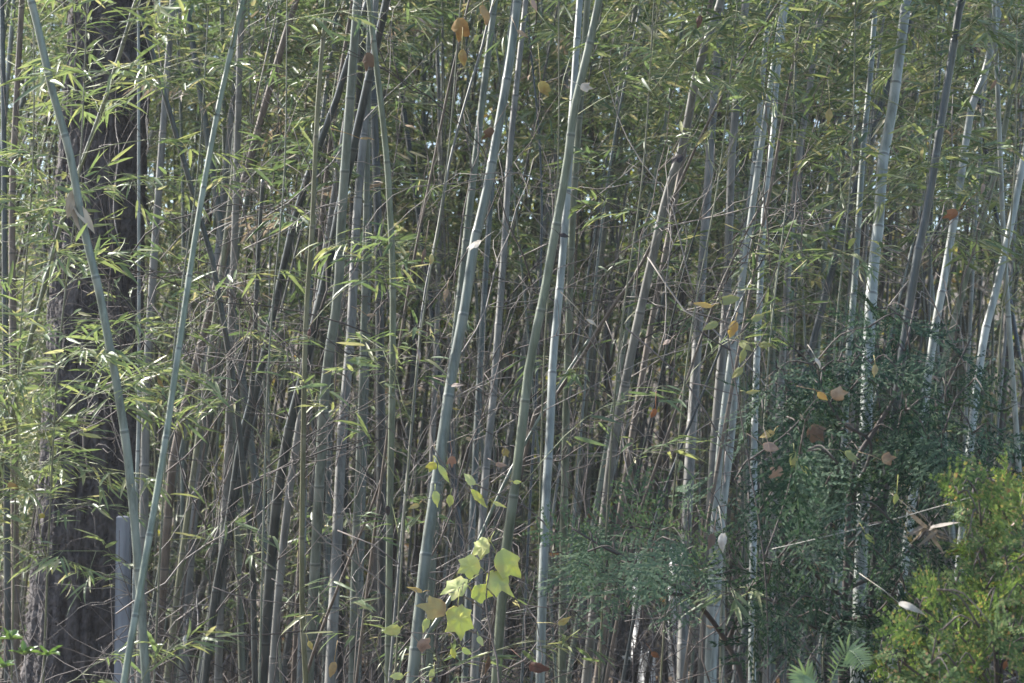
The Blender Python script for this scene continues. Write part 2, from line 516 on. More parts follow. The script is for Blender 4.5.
# ------------------------------------------------------------------ ground and far slope
def hill(x, y):
    t = np.clip((y - 19) / 30, 0, 1)
    return 7.5 * t * t * (3 - 2 * t) + 0.07 * np.sin(x * .9 + y * .4) * np.sin(y * .7) + 0.03 * np.sin(x * 2.7) * np.cos(y * 2.3)


gx = np.linspace(-40, 40, 121); gy = np.concatenate([np.linspace(-12, 8, 14), np.linspace(9, 60, 103), np.linspace(63, 80, 6)])
GX, GY = np.meshgrid(gx, gy)
gv = np.stack([GX, GY, hill(GX, GY)], -1).reshape(-1, 3)
w_ = len(gx)
gi = np.arange(len(gy) - 1)[:, None] * w_ + np.arange(w_ - 1)[None, :]
mb = MB(); mb.add(gv, np.stack([gi, gi + 1, gi + w_ + 1, gi + w_], -1).reshape(-1, 4))
tag(mb.build('ground', GROUND), kind='structure')

n = 15000
ly = 9 + 34 * rng.random(n) ** 1.3
lx = (rng.random(n) - .5) * 2 * (0.30 * ly + 1)
mb = MB()
D = unit(np.stack([rng.normal(size=n), rng.normal(size=n), rng.normal(size=n) * .35], -1))
N_ = unit(np.stack([rng.normal(size=n) * .5, rng.normal(size=n) * .5, np.ones(n)], -1))
Lf = rng.uniform(.06, .14, n)
add_leaves(mb, np.stack([lx, ly, hill(lx, ly) + rng.uniform(.004, .035, n)], -1), D, N_, Lf, Lf * rng.uniform(.35, .7, n), 0, OVAL)
tag(mb.build('leaf_litter', LITTER), 'fallen tan and orange leaves covering the woodland floor', 'leaf litter', kind='stuff')


# where the canopy leaves a gap for the sun: (point, radius)
GAPS = [(P(655, 615, 15.1), .85), (P(930, 230, 21), 1.1), (P(160, 455, 17), .6), (P(1015, 515, 5.1), .42), (P(224, 500, 7.8), .25), (P(224, 420, 7.8), .25), (P(139, 390, 8.2), .2), (P(358, 400, 7.5), .25), (P(358, 500, 7.5), .2), (P(716, 385, 7.6), .25),
        (P(730, 170, 7.6), .25), (P(565, 300, 6.3), .2), (P(300, 540, 7.6), .2), (P(487, 560, 7.4), .2), (P(862, 400, 6), .2), (P(985, 90, 7.0), .2), (P(640, 150, 6.6), .2), (P(55, 100, 5.45), .2)]
SUNV = np.array(to_sun)


def outside_gaps(p):
    keep = np.ones(len(p), bool)
    for c, r in GAPS:
        v = p - c; t = np.maximum(v @ SUNV, 0)
        keep &= np.linalg.norm(v - t[:, None] * SUNV, axis=1) > r
    return keep


# ------------------------------------------------------------------ trees behind the grove
def crown_leaves(mb, c, rad, n, size, m=0):
    """leaves gathered in clumps through the crown's volume"""
    k = max(6, n // 110)
    d = unit(rng.normal(size=(k, 3))); r = rng.random(k) ** .45
    cc = np.asarray(c) + d * r[:, None] * np.asarray(rad)
    idx = rng.integers(0, k, n)
    cs = np.asarray(rad).mean() * rng.uniform(.16, .30, k)
    p = cc[idx] + rng.normal(size=(n, 3)) * cs[idx][:, None] * np.array([1, 1, .7])
    p = p[outside_gaps(p)]; n = len(p)
    Lx = rng.uniform(.7, 1.4, n) * size
    add_leaves(mb, p, rng.normal(size=(n, 3)) + np.array([0, 0, -.4]), rng.normal(size=(n, 3)) + np.array([0, 0, .8]), Lx, Lx * .55, m, OVAL[:2])
    return cc


def far_tree(x, y, h, rad, n, size, label, leaf=TREE_LEAF, base=1.5, group='trees behind the grove', tr=.12, name='broadleaf_tree', bark=FAR_BARK):
    z = float(hill(x, y))
    t = thing(name, (x, y, z), label, 'tree', group)
    mb = MB()
    lean = rng.uniform(-.4, .4)
    tp = np.array([[x, y, z - .2], [x + lean * .4, y, z + h * .35], [x + lean, y + .1, z + h * .7], [x + lean * 1.2, y, z + h * .95]])
    mb.tube(spline(tp, 16), np.linspace(tr, tr * .25, 15), 8)
    c = (x + lean, y, z + (h + base) / 2)
    fb = MB()
    cc = crown_leaves(fb, c, (rad, rad, (h - base) / 2), n, size)
    sp = spline(tp, 16)
    for q in cc[:26]:
        s = sp[np.clip(np.searchsorted(sp[:, 2], q[2] - .8), 3, len(sp) - 2)]
        mid = (s + q) / 2 + np.array([0, 0, .15])
        mb.tube(spline([s, mid, q], 6), np.linspace(tr * .28, .008, 6), 5)
    mb.build('trunk', bark, t)
    fb.build('crown', leaf, t)
    return t


far_specs = [  # x, Y, height, crown radius, leaves, leaf size, leaf kind, what it looks like
    (-6.6, 22, 8.0, 2.4, 4200, .085, 0, 'dull green tree beyond the far left edge of the grove'),
    (-3.6, 24, 9.0, 2.6, 4200, .085, 1, 'olive and yellow tree far behind the big dark trunk'),
    (-1.6, 21, 7.5, 2.0, 3600, .08, 0, 'green leafy tree far behind the crossing canes'),
    (0.3, 26, 9.5, 2.6, 4200, .09, 0, 'grey green tree far behind the middle of the grove'),
    (2.2, 22, 7.6, 2.0, 3600, .08, 0, 'green tree showing between the diagonal canes on the upper right'),
    (4.2, 25, 9.2, 2.5, 4200, .09, 1, 'sunlit yellow green tree glimpsed beside the charcoal cane'),
    (6.6, 23, 8.4, 2.4, 4200, .085, 0, 'dense green tree beyond the far right edge of the grove'),
    (-5.2, 31, 11.5, 3.2, 4200, .11, 0, 'tall green tree high on the slope to the left'),
    (-1.2, 33, 12.0, 3.4, 4200, .12, 1, 'tall olive tree on the slope behind the left middle canes'),
    (2.6, 33, 12.0, 3.4, 4200, .12, 0, 'tall green tree on the slope behind the right middle canes'),
    (6.6, 32, 11.5, 3.2, 4200, .11, 1, 'tall yellowing tree high on the slope to the right'),
]
for (x, y, h, rd, n, s, k, lb) in far_specs:
    far_tree(x, y, h, rd * 1.1, int(n * 1.7), s * 1.1, lb, (TREE_LEAF, AUTUMN_LEAF)[k], 0.9)
# tree added left of the frame only to shade the grove
for (x, y, h, rd, n, s, lb) in [(-5.2, 17.2, 9.5, 2.2, 1500, .15, 'added tree shading the grove from behind its left side')]:
    far_tree(x, y, h, rd, n, s, lb, TREE_LEAF, 2.2, 'trees added to shade the grove', .18)

# undergrowth shrubs between the grove and the slope
for i, (x, y, h, rd, k, lb) in enumerate([
    (-3.7, 17.5, 2.4, 1.0, 0, 'low dull green shrub behind the big dark trunk'),
    (-1.9, 18.5, 2.2, .9, 1, 'yellowing shrub seen between the left crossing canes'),
    (-0.2, 19, 2.0, .9, 0, 'low green shrub behind the middle canes'),
    (1.0, 20.5, 2.6, 1.0, 0, 'low green shrub behind the white posts'),
    (2.9, 18, 2.3, 1.0, 1, 'yellow green shrub behind the dark conifer'),
    (4.4, 19.5, 2.6, 1.1, 0, 'low green shrub beyond the right edge canes')]):
    z = float(hill(x, y))
    t = thing('shrub', (x, y, z), lb, 'shrub', 'shrubs behind the grove')
    fb = MB(); cc = crown_leaves(fb, (x, y, z + h * .52), (rd, rd * .8, h * .5), 2200, .06)
    sb = MB()
    for q in cc[:14]:
        sb.tube(spline([(x + rng.uniform(-.1, .1), y, z - .05), (np.array([x, y, z]) + q) / 2 + rng.normal(size=3) * .08, q], 6), np.linspace(.018, .004, 6), 5)
    sb.build('stem', FAR_BARK, t); fb.build('foliage', (TREE_LEAF, AUTUMN_LEAF)[k], t)


# the rest of the grove, further back than single canes can be told apart
mb = MB()
for i in range(720):
    Y = rng.uniform(12.6, 20.5); x = rng.uniform(-.34, .34) * Y; z = float(hill(x, Y))
    ln = rng.normal(.10, .10); H = rng.uniform(5.5, 8.5)
    q = spline([(x, Y, z - .05), (x + ln * H * .3, Y, z + H * .35), (x + ln * H * .8, Y + rng.normal() * .2, z + H * .7), (x + ln * H * 1.4, Y, z + H)], 14)
    if not outside_gaps(q).all(): continue
    mb.tube(q, np.linspace(rng.uniform(.008, .02), .004, len(q)), 6, 1 + int(rng.integers(0, 3)))
k = 1900
cy = rng.uniform(15.3, 21.5, k); cx = rng.uniform(-.36, .36, k) * cy; cz = hill(cx, cy) + .2 + 8.0 * rng.random(k) ** .75
n = 90000
ix = rng.integers(0, k, n)
p = np.stack([cx, cy, cz], -1)[ix] + rng.normal(size=(n, 3)) * np.array([.26, .26, .20])
vx, vy = pix(p)
p = p[outside_gaps(p) & ~((abs(vx - 928) < 26) & (abs(vy - 235) < 55))]; n = len(p)
Lx = rng.uniform(.07, .14, n)
add_leaves(mb, p, rng.normal(size=(n, 3)) * np.array([1, 1, .6]) + np.array([0, 0, -.4]), rng.normal(size=(n, 3)) * .5 + np.array([0, 0, 1.]), Lx, Lx * .16)
tk = mb.build('bamboo_thicket', [BAMBOO_LEAF, CULM['grey'], CULM['olive'], CULM['brown']])
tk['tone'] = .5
tag(tk, 'dense bamboo thicket closing off the back of the grove', 'bamboo thicket', kind='stuff')


# ------------------------------------------------------------------ the big dark trunk on the left
def big_trunk():
    Y = 9.6
    axis = [P(72, 760, Y), P(80, 640, Y), P(92, 420, Y), P(100, 200, Y), P(112, 0, Y), P(118, -160, Y), P(122, -500, Y), P(120, -900, Y)]
    axis[0][2] = -.1
    sp = spline(axis, 180)
    base = sp[0].copy(); base[2] = 0
    t = thing('furrowed_tree', base, 'thick dark furrowed tree trunk standing behind the leafy stems on the left', 'tree')
    sp = np.stack([np.interp(np.concatenate([np.linspace(-.1, 3.6, 250), np.linspace(3.7, sp[-1, 2], 40)]), sp[:, 2], sp[:, c]) for c in range(3)], -1)
    n = len(sp); sides = 120
    z = sp[:, 2]
    rad = 0.225 * (1 + .35 * np.exp(-np.maximum(z, 0) / .35)) * np.interp(z, [0, 3, 9], [1.02, .90, .55])
    th = np.linspace(0, 2 * np.pi, sides, endpoint=False)
    TH, Z = np.meshgrid(th, z)
    wob = .9 * np.sin(Z * 1.7 + 2 * TH) + .5 * np.sin(Z * 3.9 + TH)
    ridge = np.abs(np.sin(TH * 11 + wob)) ** .7 * .6 + np.abs(np.sin(TH * 17 - wob * 1.3 + Z * .8)) * .4
    cross = np.abs(np.sin(Z * 13 + 3 * np.sin(TH * 5) + rng.normal(size=TH.shape) * .35))
    r = rad[:, None] * (1 + .15 * (ridge - .5) + .05 * (cross - .5) + .03 * np.sin(TH * 2 + Z) + .012 * rng.normal(size=TH.shape))
    v = np.stack([sp[:, 0][:, None] + r * np.cos(TH), sp[:, 1][:, None] + r * np.sin(TH), Z], -1).reshape(-1, 3)
    i = np.arange(n - 1)[:, None] * sides; j = np.arange(sides)[None, :]; k = (j + 1) % sides
    mb = MB(); mb.add(v, np.stack([i + j, i + k, i + sides + k, i + sides + j], -1).reshape(-1, 4))
    mb.build('trunk', BARK, t)
    top = sp[-1]
    fb = MB(); lb = MB()
    cc = crown_leaves(fb, (top[0] + .4, top[1] + .6, 8.3), (2.8, 2.3, 2.0), 6000, .13)
    for q in cc[:24]:
        s = sp[rng.integers(int(n * .8), n)]
        lb.tube(spline([s, (s + q) / 2 + np.array([0, 0, .3]), q], 8), np.linspace(.06, .012, 8), 6)
    lb.build('limb', BARK, t); fb.build('crown', TREE_LEAF, t)


big_trunk()


# ------------------------------------------------------------------ bamboo
def leaf_spray(tw, lv, o, d0, L, nb=7, leaf=(.06, .11), droop=.35, r0=.0016):
    """one leafy bamboo branch: a drooping rib, alternate side twigs, a fan of blades at every twig's end. Adds twig tubes to tw, leaves to the lists in lv"""
    d0 = unit(d0)
    ts = np.linspace(0, 1, 7)[:, None]
    rib = o + L * (ts * d0 + np.array([0, 0, -droop]) * ts ** 2) + np.cumsum(rng.normal(size=(7, 3)) * .008, 0) * (ts > 0)
    tw.append((rib, np.linspace(r0, r0 * .4, 7)))
    side = unit(np.cross(d0, [0, 0, 1.0]))
    for k in range(nb):
        u = .25 + .75 * (k + .5) / nb if k < nb - 1 else 1
        p = np.array([np.interp(u, ts[:, 0], rib[:, c]) for c in range(3)])
        dl = unit(np.array([np.interp(min(1, u + .1), ts[:, 0], rib[:, c]) for c in range(3)]) - np.array([np.interp(u - .12, ts[:, 0], rib[:, c]) for c in range(3)]))
        sgn = 1 if k % 2 else -1
        bd = unit(dl * .8 + side * sgn * rng.uniform(.3, 1.0) + rng.normal(size=3) * .25) if k < nb - 1 else dl
        bl = rng.uniform(.05, .16) if k < nb - 1 else .03
        q = p + bd * bl + np.array([0, 0, -.15 * bl])
        tw.append((np.array([p, (p + q) / 2 + np.array([0, 0, .05 * bl]), q]), np.array([r0 * .5, r0 * .4, r0 * .3])))
        m = rng.integers(3, 6)
        sd = unit(np.cross(bd, [0, 0, 1.0]) + rng.normal(size=3) * .15)
        for j in range(m):
            f = (j / (m - 1) - .5) * 2 if m > 1 else 0
            base = q - bd * .018 * (m - 1 - j) * (j < m - 1)
            ld = unit(bd + sd * f * rng.uniform(.6, 1.1) + np.array([0, 0, rng.uniform(-.75, .1)]) + rng.normal(size=3) * .12)
            lv[0].append(base); lv[1].append(ld)
            lv[2].append(np.array([0, 0, 1.0]) + rng.normal(size=3) * .45)
            ll = rng.uniform(*leaf)
            lv[3].append(ll); lv[4].append(ll * rng.uniform(.10, .145))


def foliage_density(x, y):
    """how leafy the photo is at a pixel"""
    if x < -60 or x > 1084: return .5
    top = np.interp(y, [-50, 120, 230, 330, 420, 683], [1.8, 1.55, 1.0, .42, .24, .12])
    if 420 < x < 600: top *= .8
    if x > 620: top *= np.interp(y, [0, 200, 330, 420, 500], [1.1, 1.2, 1.2, .7, .35])
    if x < 135: top = np.interp(y, [0, 120, 230, 300, 345, 560, 620, 683], [1.5, 1.3, .8, .7, 2.0, 2.2, .7, .2])
    c = math.sin(x * .021 + 1.3 * math.sin(y * .017)) + math.sin(y * .027 + 1.7 * math.sin(x * .013 + 2)) + .6 * math.sin(x * .055 + y * .03)
    return float(top) * float(np.clip(1 + .55 * c, .15, 2.3))


def cane_path(pts, Y, dY, H):
    """traced pixels (top first) -> points from the ground up to H metres"""
    p = np.array([P(x, y, Y + dY * (341 - y) / 341) for x, y in pts])[::-1]
    slope = (p[1] - p[0]) / max(p[1, 2] - p[0, 2], .05)
    slope = np.clip(slope, -.22, .22); low = []
    if p[0, 2] > .05:
        z0 = p[0, 2]
        for f in (.5, 1.0):
            dz = (z0 + .05) * f
            q = p[0] - slope * dz * (1 - .25 * f); q[2] = z0 - dz; low.append(q)
        if z0 < .35: low = low[1:]
    sl2 = np.clip((p[-1] - p[-2]) / max(p[-1, 2] - p[-2, 2], .05), -.4, .4)
    high = []
    z1 = p[-1, 2]
    if H > z1 + .3:
        for f in (.35, .7, 1.0):
            dz = (H - z1) * f
            q = p[-1] + sl2 * dz * (1 + .35 * f); q[2] = z1 + dz; high.append(q)
    return np.vstack([np.array(low[::-1]).reshape(-1, 3), p, np.array(high).reshape(-1, 3)])


def culm(mb, path, r, sides, inter, taper_top=.45):
    sp = spline(path, 80)
    _, tot = resample(sp, np.array([0.]))
    s, node = 0.02, []
    while s < tot - .05:
        node.append(s); s += inter * rng.uniform(.85, 1.15) * np.interp(s, [0, .8, 2.5, tot], [.75, 1, 1, .7])
    st, rr, aa = [0.], [1.], [0.]
    for a, b in zip(node, node[1:] + [tot]):
        st += [a, a + .005, a + .012, (a * 2 + b) / 3, b - .06, b - .02, b - .006]
        rr += [1.10, 1.03, .98, .985, .99, 1.0, 1.03]
        aa += [1., .96, .0, 0, .0, .5, .8]
    st, rr, aa = map(np.array, (st, rr, aa))
    pts, _ = resample(sp, st)
    rad = r * rr * np.interp(st / tot, [0, .25, 1], [1.08, 1.0, taper_top])
    mb.tube(pts, rad, sides, 0, aa)
    np_, _ = resample(sp, np.array(node))
    return np_, sp


LAND = []      # landmark canes: (short name, pixel path)
CANES = []     # spots for the labels of everything set behind


def grow_branch_dir():
    az = rng.uniform(0, 2 * np.pi)
    if math.sin(az) > 0.3 and rng.random() < .4: az = -az          # a few more towards the open side
    el = R_(rng.uniform(20, 62))
    return np.array([math.cos(az) * math.cos(el), math.sin(az) * math.cos(el), math.sin(el)])


def make_cane(pts, wpx, Y, kind, label, dY=0., H=None, short=None, leafy=1.0, inter=None, near=True, group=None, pale_leaf=False, leaf=(.06, .11), crown=1.6, name='bamboo_cane', taper=.45, tone=None):
    H = H if H is not None else rng.uniform(4.9, 6.6)
    path = cane_path(pts, Y, dY, H)
    base = path[0].copy(); base[2] = 0
    t = thing(name, base, label, 'bamboo cane', group)
    mb = MB()
    r = wpx * (.88 if near and wpx > 8 else 1) * Y / F / 2
    nodes, sp = culm(mb, path, r, 14 if near else 9, inter or rng.uniform(.22, .34), taper)
    co = mb.build('culm', CULM[kind], t)
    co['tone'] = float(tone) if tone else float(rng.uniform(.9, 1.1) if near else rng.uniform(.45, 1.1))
    lmat = PALE_BAMBOO_LEAF if pale_leaf else DRY_BLADE if kind == 'brown' and not near else BAMBOO_LEAF
    allt, alll = [], [[], [], [], [], []]
    nbr = 0
    for q in nodes[2:]:
        x, y = pix(q)
        inside = -30 < x < 1054 and -30 < y < 720
        if inside:
            dn = (foliage_density(x, y) + (.35 if Y > 10.5 else 0)) * leafy
            cnt = rng.poisson(dn * (1.75 if near else 1.6))
            for _ in range(cnt):
                d = grow_branch_dir(); L = rng.uniform(.28, .75)
                tip = q + d * L * .8
                if not outside_gaps(np.array([q + d * L * .5, tip])).all(): continue
                tx, ty = pix(tip)
                if foliage_density(tx, ty) < .25 * rng.random() and Y < 10.5: continue
                tw, lv = ([], [[], [], [], [], []]) if near else (allt, alll)
                leaf_spray(tw, lv, q + d * r * .8, d, L, rng.integers(5, 9), leaf)
                if near and nbr < 95:
                    nbr += 1
                    bm_ = MB()
                    for pp, rr in tw: bm_.tube(pp, rr, 5)
                    bo = bm_.build('branch', TWIG_GREEN, t)
                    fm = MB(); add_leaves(fm, *map(np.array, lv)); fm.build('leaves', lmat, bo)
        elif q[2] > 3.0 and crown > 0:
            for _ in range(rng.poisson(crown * .35)):
                d = grow_branch_dir()
                if not outside_gaps(np.array([q + d * .4, q + d * .8])).all(): continue
                leaf_spray(allt, alll, q + d * r * .8, d, rng.uniform(.5, 1.0), rng.integers(5, 8), (leaf[0] * 1.35, leaf[1] * 1.45))
    if alll[0]:
        fm = MB(); add_leaves(fm, *map(np.array, alll), m=0)
        for pp, rr in allt: fm.tube(pp, rr, 3, 1, cap=False)
        fm.build('foliage', [lmat, TWIG_GREEN], t)
    px, py = pix(sp)
    if short: LAND.append((short, px, py))
    return t, sp, r


#   traced canes: pixel path (top first), width in pixels, distance, colour, label, short name, options
TR = [
    ([(31, 0), (52, 90), (70, 155), (84, 230), (103, 310), (127, 450), (140, 590), (146, 683)], 10, 5.45, 'blue', 'smooth blue green cane bowing down from the top left corner, crossing a thin cane', 'the bowed blue green cane', dict(inter=.40, leafy=.12, tone=1.35)),
    ([(243, 0), (236, 30), (218, 110), (198, 220), (180, 340), (163, 456), (140, 590), (124, 683)], 7, 5.35, 'green', 'thin pale green cane leaning right, crossing in front of the bowed blue green cane', 'the thin crossing cane', dict(inter=.23, leafy=.5, pale_leaf=True, tone=1.3)),
    ([(140, -10), (132, 15), (105, 100), (72, 190), (60, 228), (42, 295), (25, 360), (3, 456), (-18, 560)], 5, 6.0, 'olive', 'slender leafy olive stem slanting in front of the big dark trunk', 'the slanting leafy stem', dict(inter=.2, leafy=1.6, pale_leaf=True, taper=.6)),
    ([(2, 0), (4, 150), (5, 300), (6, 400)], 7, 8.6, 'dark', 'dim dark cane hugging the left edge of the view', None, dict(leafy=.5)),
    ([(22, 0), (14, 150), (12, 230), (13, 340), (14, 430)], 8, 8.8, 'brown', 'dim brown cane beside the dark cane at the left edge', 'the dim left brown cane', dict(leafy=.4)),
    ([(158, 200), (152, 290), (147, 380), (145, 456), (143, 560)], 11, 8.6, 'grey', 'stout grey cane partly hidden behind the thin crossing cane', 'the stout grey cane', dict(leafy=.3)),
    ([(139, 300), (139, 400), (137, 480), (134, 600)], 4, 8.2, 'pale', 'very thin pale cane with a sunlit edge between trunk and crossing canes', None, dict(leafy=0)),
    ([(203, 228), (212, 262), (225, 330), (236, 400), (243, 470), (252, 560), (255, 683)], 6, 7.0, 'dark', 'thin dark cane leaning left behind the pale thin canes', 'the left leaning dark cane', dict(leafy=.2)),
    ([(238, 120), (235, 228), (231, 330), (228, 456), (222, 560), (218, 683)], 9, 7.8, 'grey', 'straight grey green cane with a bright sunlit left edge', 'the bright edged cane', dict(leafy=.4)),
    ([(256, 300), (252, 390), (240, 440), (228, 520), (214, 600), (205, 683)], 8, 7.3, 'dark', 'dark bent cane leaning right low in the left part of the grove', None, dict(leafy=0, H=2.6)),
    ([(192, 380), (180, 430), (172, 470), (162, 600), (155, 683)], 10, 9.0, 'brown', 'rusty brown dead cane right of the crossing canes', 'the rusty brown cane', dict(leafy=0)),
    ([(204, 400), (197, 480), (190, 570), (184, 683)], 9, 9.4, 'grey', 'dim grey cane beside the rusty brown cane', None, dict(leafy=.2)),
    ([(325, 20), (318, 100), (312, 228), (306, 320), (303, 456), (302, 600), (306, 683)], 5.5, 5.9, 'olive', 'thin olive cane rising straight through the left middle with long joints', 'the thin straight olive cane', dict(inter=.3, leafy=.7)),
    ([(352, 50), (340, 90), (325, 130), (300, 200), (285, 260), (265, 350), (254, 400), (240, 470)], 9, 7.6, 'dark', 'blackish cane slanting right behind the thin olive cane', 'the blackish slanting cane', dict(leafy=.3)),
    ([(346, 180), (336, 228), (323, 290), (313, 330), (302, 380), (289, 430), (277, 500), (268, 600), (262, 683)], 12, 7.0, 'dark', 'thick dark cane leaning right, leftmost of the thick cluster', 'the thick dark leaning cane', dict(leafy=.3)),
    ([(350, 100), (341, 228), (338, 295), (328, 361), (323, 415), (320, 470), (317, 530), (313, 600), (308, 683)], 12, 6.9, 'blue', 'thick blue grey cane in the cluster behind the thin olive cane', 'the thick blue grey cane', dict(leafy=.4, inter=.28)),
    ([(364, 130), (356, 228), (351, 330), (344, 410), (341, 456), (337, 540), (330, 683)], 12, 7.2, 'grey', 'thick grey cane in the cluster, just right of the blue grey one', 'the thick grey cluster cane', dict(leafy=.4)),
    ([(369, 60), (367, 160), (366, 228), (364, 320), (361, 420), (355, 560), (352, 683)], 7.5, 7.5, 'blue', 'slim blue cane with mottled joints, rightmost of the thick cluster', 'the slim blue cluster cane', dict(leafy=.4)),
    ([(368, -10), (371, 20), (378, 80), (386, 150), (391, 228), (393, 300), (392, 400), (390, 500), (388, 683)], 7, 6.2, 'green', 'smooth green cane bending left at the top beside the cluster', 'the smooth green bending cane', dict(inter=.4, leafy=.5)),
    ([(455, 60), (444, 110), (430, 180), (420, 228), (405, 310), (392, 400)], 3, 6.3, 'brown', 'very thin grey stem slanting between the cluster and the middle canes', None, dict(leafy=.3, name='bamboo_cane')),
    ([(494, 0), (484, 40), (463, 110), (448, 170), (438, 228), (424, 300), (416, 380)], 3, 6.3, 'grey', 'thin pale pinkish stem slanting right below the hanging yellow leaves', 'the thin pale slanting stem', dict(leafy=.2)),
    ([(518, -5), (513, 40), (505, 90), (496, 140), (487, 190), (478, 228), (474, 245), (464, 311), (453, 368), (444, 428), (434, 500), (425, 560), (412, 683)], 13, 6.1, 'blue', 'stout blue green cane leaning right in the middle, behind the round white leaf', 'the stout blue green middle cane', dict(inter=.25, leafy=.45, tone=.95)),
    ([(516, 90), (510, 150), (504, 250), (498, 330), (492, 410), (486, 470), (480, 560), (474, 683)], 9, 7.4, 'grey', 'mottled grey cane just right of the stout middle cane', 'the mottled grey cane', dict(leafy=.4)),
    ([(600, -5), (597, 10), (587, 55), (575, 105), (567, 165), (560, 205), (555, 232), (544, 295), (530, 361), (522, 428), (513, 500), (505, 560), (496, 683)], 11.5, 5.9, 'green', 'long olive green cane sweeping from top centre down to the left', 'the long olive sweeping cane', dict(inter=.28, leafy=.35, tone=1.0)),
    ([(571, 130), (565, 228), (559, 295), (553, 360), (550, 430), (546, 500), (543, 580), (540, 683)], 10, 6.3, 'pale', 'bright bluish white waxy cane behind the long olive sweeping cane', 'the bluish white waxy cane', dict(inter=.3, leafy=.4)),
    ([(577, 150), (572, 228), (569, 320), (566, 420), (564, 520), (562, 683)], 9, 7.5, 'green', 'dull green cane close behind the bluish white waxy cane', None, dict(leafy=.5)),
    ([(722, -5), (718, 10), (704, 50), (694, 87), (684, 140), (669, 187), (659, 228), (645, 290), (634, 340), (624, 390), (614, 440), (604, 520)], 11, 6.5, 'grey', 'brownish grey cane leaning strongly right in the upper middle right', 'the brownish leaning cane', dict(inter=.26, leafy=.7)),
    ([(700, 60), (688, 130), (677, 190), (664, 260), (650, 330), (640, 390), (630, 450)], 7, 7.7, 'brown', 'dim brown cane leaning parallel behind the strongly leaning one', None, dict(leafy=.6)),
    ([(668, 210), (655, 238), (632, 280), (609, 311), (585, 352), (565, 381), (545, 412), (530, 432)], 5, 7.1, 'brown', 'dim bare stem slanting low across the olive sweeping cane', 'the dim slanting stem', dict(leafy=.3, H=3.2)),
    ([(742, 40), (737, 100), (732, 150), (729, 228), (726, 310), (718, 400), (714, 456), (708, 560), (702, 683)], 11, 7.6, 'grey', 'grey brown cane with sunlit edges in the right middle', 'the sunlit grey brown cane', dict(leafy=.6)),
    ([(764, 60), (758, 130), (750, 200), (742, 260), (738, 340), (732, 430), (722, 520), (712, 683)], 9, 8.0, 'pale', 'pale weathered cane right of the grey brown sunlit cane', None, dict(leafy=.6)),
    ([(788, -5), (781, 43), (776, 90), (773, 133), (765, 200), (760, 290), (756, 380), (754, 455), (753, 560), (752, 683)], 8.5, 7.2, 'pale', 'pale mottled cane dropping beside the dark conifer', 'the pale mottled cane', dict(leafy=.7, inter=.24)),
    ([(798, 40), (790, 80), (780, 135), (771, 187), (760, 240)], 4, 6.8, 'brown', 'thin brown stem slanting behind leaves in the upper right', None, dict(leafy=.8)),
    ([(818, 30), (808, 100), (800, 147), (792, 220), (786, 300), (780, 400)], 9, 8.3, 'grey', 'dim grey cane in leaves left of the whitish thick cane', None, dict(leafy=.8)),
    ([(878, -5), (875, 10), (870, 77), (863, 150), (858, 228), (854, 290), (848, 361), (844, 450)], 7, 7.0, 'blue', 'slim blue grey cane running just left of the whitish thick cane', 'the slim blue grey cane', dict(leafy=.6)),
    ([(909, -8), (906, 5), (898, 67), (891, 117), (883, 160), (878, 228), (873, 270), (869, 338), (867, 390), (864, 480)], 15, 5.95, 'pale', 'thick whitish blue cane standing tall at the upper right', 'the thick whitish cane', dict(inter=.22, leafy=.35, tone=1.05)),
    ([(964, -8), (960, 5), (952, 55), (943, 110), (935, 160), (928, 207), (921, 235), (911, 295), (903, 350)], 11, 5.8, 'dark', 'charcoal black cane with a ringed joint at the upper right', 'the charcoal cane', dict(inter=.31, leafy=.4)),
    ([(1006, -10), (1001, 0), (985, 73), (971, 110), (962, 170), (951, 238), (943, 285), (935, 328), (925, 400)], 10, 7.0, 'pale', 'pale grey cane leaning right, behind the brown branch', 'the pale leaning cane', dict(leafy=.4)),
    ([(1032, -5), (1022, 40), (1010, 100), (998, 160), (985, 210), (976, 240), (960, 300), (940, 380)], 7, 7.4, 'green', 'dull green cane near the upper right corner', None, dict(leafy=.6)),
    ([(1030, 130), (1018, 190), (1010, 228), (1003, 260), (995, 295), (986, 328), (979, 370), (974, 410), (968, 470)], 10, 6.2, 'pale', 'bright blue white cane leaning right near the right edge', 'the bright blue white cane', dict(leafy=.4)),
    ([(1000, 150), (1003, 228), (1007, 295), (1012, 370), (1018, 456)], 6, 7.2, 'pale', 'pale thin cane upright at the right edge', 'the right edge cane', dict(leafy=.3)),
    ([(700, 300), (695, 380), (690, 455), (686, 540), (682, 683)], 12, 7.8, 'grey', 'stout grey cane low down behind the blue green conifer spray', 'the low stout cane', dict(leafy=.5)),
    ([(735, 330), (722, 430), (716, 500), (711, 600), (708, 683)], 8, 7.1, 'pale', 'pale cane with dark flecks between the conifer spray and dark conifer', None, dict(leafy=.5)),
    ([(670, 330), (658, 390), (642, 456), (630, 520)], 4, 6.9, 'dark', 'thin dark shoot fanning up left of the yellow leaves', None, dict(leafy=.2, H=2.4)),
    ([(704, 330), (680, 400), (660, 456), (636, 530)], 4.5, 7.0, 'brown', 'thin brown shoot fanning up behind the yellow leaves', None, dict(leafy=.2, H=2.5)),
    ([(722, 345), (700, 400), (680, 450), (650, 540)], 4, 6.9, 'dark', 'thin dark shoot arching right under the yellow leaves', None, dict(leafy=.2, H=2.5)),
    ([(470, 560), (450, 600), (425, 640), (408, 683)], 5, 6.9, 'green', 'thin green shoot low in the middle behind the vine', None, dict(leafy=0, H=2.0)),
    ([(440, 480), (432, 560), (428, 683)], 10, 7.6, 'green', 'dull green cane foot low in the middle left of the vine', None, dict(leafy=0)),
